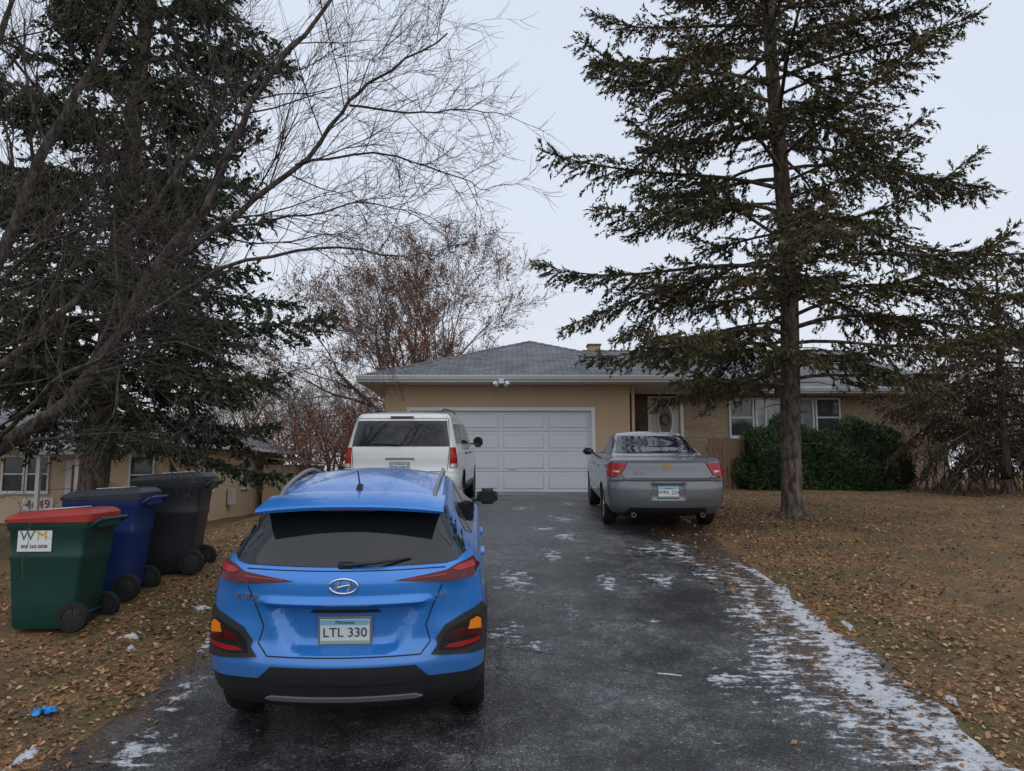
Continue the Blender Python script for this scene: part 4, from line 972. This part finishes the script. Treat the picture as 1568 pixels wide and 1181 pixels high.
S.mirror(3.12,1.12,.97,M['black'],(.19,.1,.13))
# ---- white SUV
wht=paint('white_car_paint',(.70,.71,.71),.0,.4,.3)
def dispU(x,z): return -.02*np.exp(-((z-.80)/.02)**2)
U=Car('white_suv_car',[(.36,.80,.30,4.90),(.42,.93,.08,5.08),(.52,.98,.0,5.15),(.70,.99,.0,5.16),(.79,.99,.03,5.14),(.88,.995,.055,5.10),(1.02,.995,.055,4.9),(1.12,.99,.06,4.3),(1.18,.975,.07,4.05),(1.24,.945,.09,3.95),(1.42,.905,.15,3.72),(1.62,.86,.22,3.42),(1.74,.825,.27,3.22),(1.80,.77,.33,3.05)],
  .07,.13,.06,wht,.42,M['black'],-1.90,12.55,R(-1.2),(1.25,4.2),.385,.25,.975,dispU,roofarch=.02,zroof=1.3)
U.patch('rear_window',[(-.83,1.22),(.83,1.22),(.765,1.66),(-.765,1.66)],'R',M['glass'],off=.006)
U.mpatch('tail_lamp',[(.84,1.20),(.93,1.20),(.955,.98),(.955,.86),(.84,.86)],M['red'],off=.014)
U.mpatch('tail_lamp_lower',[(.85,.93),(.94,.93),(.945,.87),(.85,.87)],M['clear'],off=.018)
U.line('tailgate_seam',[(-.80,.80),(.80,.80),(.835,1.2),(.79,1.70),(-.79,1.70),(-.835,1.2),(-.80,.80)],'R',w=.010)
U.patch('rear_bumper',[(-.96,.44),(.96,.44),(.97,.74),(-.97,.74)],'R',wht,off=.06,rim=.02)
U.patch('bumper_step_pad',[(-.6,.68),(.6,.68),(.6,.735),(-.6,.735)],'R',M['black'],off=.066)
U.patch('tailgate_handle_bar',[(-.25,1.00),(.25,1.00),(.24,1.03),(-.24,1.03)],'R',M['silver'],off=.012)
U.plate('729 MRT',.87,U.proj('R',0,.87)[0].y-.02)
U.bx('high_brake_lamp',(-.2,.235,1.715),(.2,.27,1.74),M['dred'],.004)
U.spatch('rear_quarter_glass',[(.45,1.26),(.52,1.60),(1.20,1.62),(1.20,1.26)],M['glass'],off=.005)
U.spatch('rear_door_glass',[(1.30,1.26),(1.30,1.62),(2.15,1.63),(2.15,1.25)],M['glass'],off=.005)
U.spatch('front_door_glass',[(2.25,1.25),(2.25,1.63),(2.95,1.62),(3.55,1.28),(3.5,1.25)],M['glass'],off=.005)
for pl in ([(2.2,1.66),(2.2,.45)],[(3.6,1.22),(3.62,.45)],[(1.25,1.66),(1.25,1.0),(1.6,.8),(1.72,.45)]):
    U.line('door_seam',pl,'X+'); U.line('door_seam',pl,'X-')
U.spatch('running_board',[(1.75,.42),(3.65,.42),(3.65,.50),(1.75,.50)],M['black'],off=.06)
U.spatch('body_molding',[(1.75,.72),(3.7,.72),(3.7,.78),(1.75,.78)],wht,off=.014)
for y in (1.55,2.4):
    for sg in (-1,1): U.bx('door_handle',(sg*.99-.02,y,1.06),(sg*.99+.02,y+.2,1.10),M['black'],.008)
U.patch('windshield',[(-.80,1.26),(.80,1.26),(.70,1.64),(-.70,1.64)],'F',M['glass'])
U.patch('grille',[(-.55,.65),(.55,.65),(.55,.95),(-.55,.95)],'F',M['black'],off=.01)
U.mirror(3.42,1.28,1.10,M['black'],(.2,.12,.22))
for sg in (-1,1):
    T=Tubes(); pp=[(sg*.66,.6+2.2*t,1.855+.04*math.sin(math.pi*t)**.3) for t in np.linspace(0,1,10)]
    T.add(np.array(pp),np.full(10,.015),6); big_mesh('roof_rack_rail',T.parts(0),[M['black']],parent=U.e,smooth=True)
h0=U.proj('R',-.02,1.25)[0]
T=Tubes(); T.add(np.array([(0,h0.y-.03,1.24),(-.25,h0.y-.035,1.27),(-.5,h0.y-.01,1.27)]),np.array([.012,.010,.006]),6); big_mesh('rear_wiper',T.parts(0),[M['black']],parent=U.e)

# ------------------------------------------------------------ wheeled carts
def rrect(w,d,r,n=5):
    p=[]
    for (cx,cy,a0) in ((w-r,d-r,0),(-w+r,d-r,90),(-w+r,-d+r,180),(w-r,-d+r,270)):
        for i in range(n+1): a=R(a0+90*i/n); p.append((cx+r*math.cos(a),cy+r*math.sin(a)))
    return p
def loft(name,levels,mat,par,cap=True,sharp=40):
    vs=[];fs=[]
    for (z,w,d,r,ox) in levels:
        for (x,y) in rrect(w,d,r): vs.append((x+ox,y,z))
    n=len(rrect(1,1,.1)); 
    for j in range(len(levels)-1):
        for i in range(n): fs.append((j*n+i,j*n+(i+1)%n,(j+1)*n+(i+1)%n,(j+1)*n+i))
    fs.append(tuple(range(n))[::-1]); fs.append(tuple(range((len(levels)-1)*n,len(levels)*n)))
    return mesh_obj(name,vs,fs,mat,par,True,sharp=sharp)
def cart(x,y,yaw,bodyc,lidc,sc_=1,sticker=None,open_=0):
    e=empty('wheeled_trash_cart',(x,y,g(x,y)+.015)); e.rotation_euler=(0,0,yaw); e.scale=(sc_,sc_,sc_)
    bm_=simple('cart_plastic',bodyc,.45,0,0,.4,.25,5,.06,120); lm_=simple('cart_lid_plastic',lidc,.45,0,0,.4,.15,6,.05,120)
    loft('body',[(.02,.26,.235,.05,-.02),(.05,.28,.25,.05,-.02),(.30,.298,.268,.05,-.015),(.62,.325,.288,.05,-.008),(.66,.335,.300,.05,-.005),(.69,.335,.300,.05,-.003),(.72,.332,.292,.05,-.002),(.90,.348,.300,.05,0),(.93,.372,.318,.055,0),(.985,.375,.320,.055,0)],bm_,e)
    vs_=loft('lid',[(.988,.388,.330,.06,0),(1.012,.392,.334,.06,0),(1.035,.375,.320,.06,.0),(1.062,.33,.28,.06,.01),(1.072,.25,.2,.05,.02)],lm_,e)
    for v in vs_.data.vertices: v.co.z+=.05*(v.co.x+.39)/.78 if v.co.z>1.0 else 0
    for sy in (-.235,.235): 
        r_=box('lid_rib',(-.28,sy-.012,0),(.28,sy+.012,.018),lm_,e,.006); r_.location=(0,0,1.078); r_.rotation_euler=(0,R(-3.6),0)
    T=Tubes(); T.add(np.array([(.36,-.26,.95),(.44,-.26,1.0),(.455,-.25,1.01)]),np.array([.02,.02,.02]),8); T.add(np.array([(.36,.26,.95),(.44,.26,1.0),(.455,.25,1.01)]),np.array([.02,.02,.02]),8)
    T.add(np.array([(.455,-.27,1.01),(.46,0,1.01),(.455,.27,1.01)]),np.array([.018,.018,.018]),8)
    T.add(np.array([(.27,-.30,.13),(.27,0,.13),(.27,.30,.13)]),np.array([.012]*3),8)
    big_mesh('handle_and_axle',T.parts(0),[bm_],parent=e,smooth=True)
    box('hinge_bracket',(.34,-.20,.93),(.43,.20,.99),bm_,e,.015)
    for sg in (-1,1):
        o=lathe('wheel',[(-.035,0.001),(-.035,.05),(-.03,.085),(-.038,.09),(-.035,.125),(-.02,.135),(.02,.135),(.035,.125),(.038,.09),(.03,.085),(.035,.05),(.035,.001)],None,[M['tire'],M['black']],e,28,[1,1,0,0,0,0,0,0,0,1,1]); o.rotation_euler=(0,0,R(90)); o.location=(.285,sg*.305,.135)
        for k in range(6):
            a=k*math.pi/3; q=box('wheel_spoke',(-.006,-.006,.02),(.006,.006,.085),M['black'],e); q.location=(.285,sg*.305+sg*.034,.135); q.rotation_euler=(0,a,0)
    if sticker:
        box('sticker',(-.25,-.3085,.725),(.05,-.3005,.925),M['white'],e,.001)
        text(e,'W',(-.165,-.311,.865),(R(90),0,0),.125,simple('sticker_green',(.02,.16,.05),.5),.001,'sticker_lettering')
        text(e,'M',(-.035,-.311,.865),(R(90),0,0),.125,simple('sticker_gold',(.7,.42,.03),.5),.001,'sticker_lettering')
        text(e,'800 560-0008',(-.10,-.311,.77),(R(90),0,0),.042,M['ink'],.001,'sticker_lettering')
    o=box('lid_label',(-.10,-.17,0),(.18,.13,.006),M['plate'],e); o.location=(0,0,1.103); o.rotation_euler=(0,R(-3.6),0)
    text(e,'TRASH ONLY',(.04,-.03,1.115),(0,R(-3.6),R(0)),.040,M['ink'],.0008,'label_lettering')
    return e
cart(-4.30,7.2,R(4),(.006,.045,.035),(.34,.035,.025),1.0,True)
cart(-4.36,8.15,R(8),(.010,.030,.13),(.028,.034,.045),1.05)
cart(-4.14,9.15,R(10),(.016,.019,.023),(.020,.022,.026),1.08)
bm=bmesh.new(); bmesh.ops.create_grid(bm,x_segments=9,y_segments=6,size=1)
for v in bm.verts:
    v.co=Vector((v.co.x*.07+random.uniform(-.012,.012),v.co.y*.045+random.uniform(-.01,.01),.03+random.uniform(-.02,.03)))
me=bpy.data.meshes.new('w'); bm.to_mesh(me); bm.free(); me.materials.append(simple('blue_plastic_film',(.02,.25,.62),.25))
o=bpy.data.objects.new('plastic_wrapper',me); link(o); o.location=(-3.25,5.35,g(-3.25,5.35)+.01)
T=Tubes(); T.add(np.array([(1.15,6.05,prof(6.05)+.03),(1.25,6.02,prof(6)+.035),(1.33,6.0,prof(6)+.03)],dtype=float),np.array([.005,.006,.004]),6); big_mesh('broken_stick',T.parts(0),[M['soffit']])
sn=simple('snow',(.50,.52,.56),.7,0,0,.3,.35,30,.5,60)
def snowlump(x,y,rx,ry,seed):
    rg=np.random.default_rng(seed); n=26; vs=[(x,y,g(x,y)+.035)]; fs=[]
    for k in (1,2):
        for i in range(n):
            a=2*math.pi*i/n; rr=(k/2)*(1+.35*math.sin(3*a+seed)+.3*math.sin(7*a+seed*2)+rg.normal(0,.16)); px,py=x+rx*rr*math.cos(a),y+ry*rr*math.sin(a)
            vs.append((px,py,g(px,py)+(.03+rg.normal(0,.006) if k==1 else .008)))
    for i in range(n): fs.append((0,1+i,1+(i+1)%n)); fs.append((1+i,1+n+i,1+n+(i+1)%n,1+(i+1)%n))
    mesh_obj('snow_patch',vs,fs,sn,None,True)
for i,(x,y,a,b_) in enumerate([(-3.15,7.7,.06,.05),(-2.98,4.75,.04,.12),(-3.13,4.5,.04,.05),(-3.0,4.45,.03,.04),(-3.45,6.9,.08,.04),(-3.3,6.6,.03,.03),(3.14,4.6,.04,.10),(3.2,5.6,.03,.08),(3.17,7.2,.03,.1)]): snowlump(x,y,a,b_,i)

# ------------------------------------------------------------ world, light, camera
w=bpy.data.worlds.new('World'); sc.world=w; w.use_nodes=True; nt=w.node_tree; bg=nt.nodes['Background']
sky=nt.nodes.new('ShaderNodeTexSky'); sky.sky_type='NISHITA'; sky.sun_disc=False; sky.sun_elevation=R(50); sky.sun_rotation=R(160); sky.air_density=1; sky.dust_density=4
tc=nt.nodes.new('ShaderNodeTexCoord'); sp=nt.nodes.new('ShaderNodeSeparateXYZ'); L(nt,tc.outputs['Generated'],sp.inputs[0])
cl=ramp(nt,sp.outputs[2],[(0,(8.5,8.8,9.3)),(.25,(8.0,8.6,9.7)),(.7,(7.3,8.1,9.5))])
cn=noise(nt,tc.outputs['Generated'],2.2,3,.5); cl=mix(nt,cn,mix(nt,1.,cl,(.95,.95,.96),'MULTIPLY'),mix(nt,1.,cl,(1.04,1.04,1.03),'MULTIPLY'))
L(nt,mix(nt,.08,cl,sky.outputs[0]),bg.inputs['Color']); bg.inputs['Strength'].default_value=.1
sd=bpy.data.lights.new('sun','SUN'); sd.energy=1.0; sd.angle=R(110); sd.color=(1,.97,.93); so=bpy.data.objects.new('sun',sd); link(so)
so.rotation_euler=(R(40),0,R(20))
cd=bpy.data.cameras.new('camera'); cam=bpy.data.objects.new('camera',cd); link(cam); cam.location=(0,0,1.7); cam.rotation_euler=(R(96.6),0,0)
cd.sensor_width=36; cd.lens=25.94; cd.clip_end=2000; sc.camera=cam
sc.view_settings.view_transform='Standard'; sc.view_settings.look='None'; sc.view_settings.exposure=0
for mm in list(bpy.data.meshes):
    if mm.users==0: bpy.data.meshes.remove(mm)
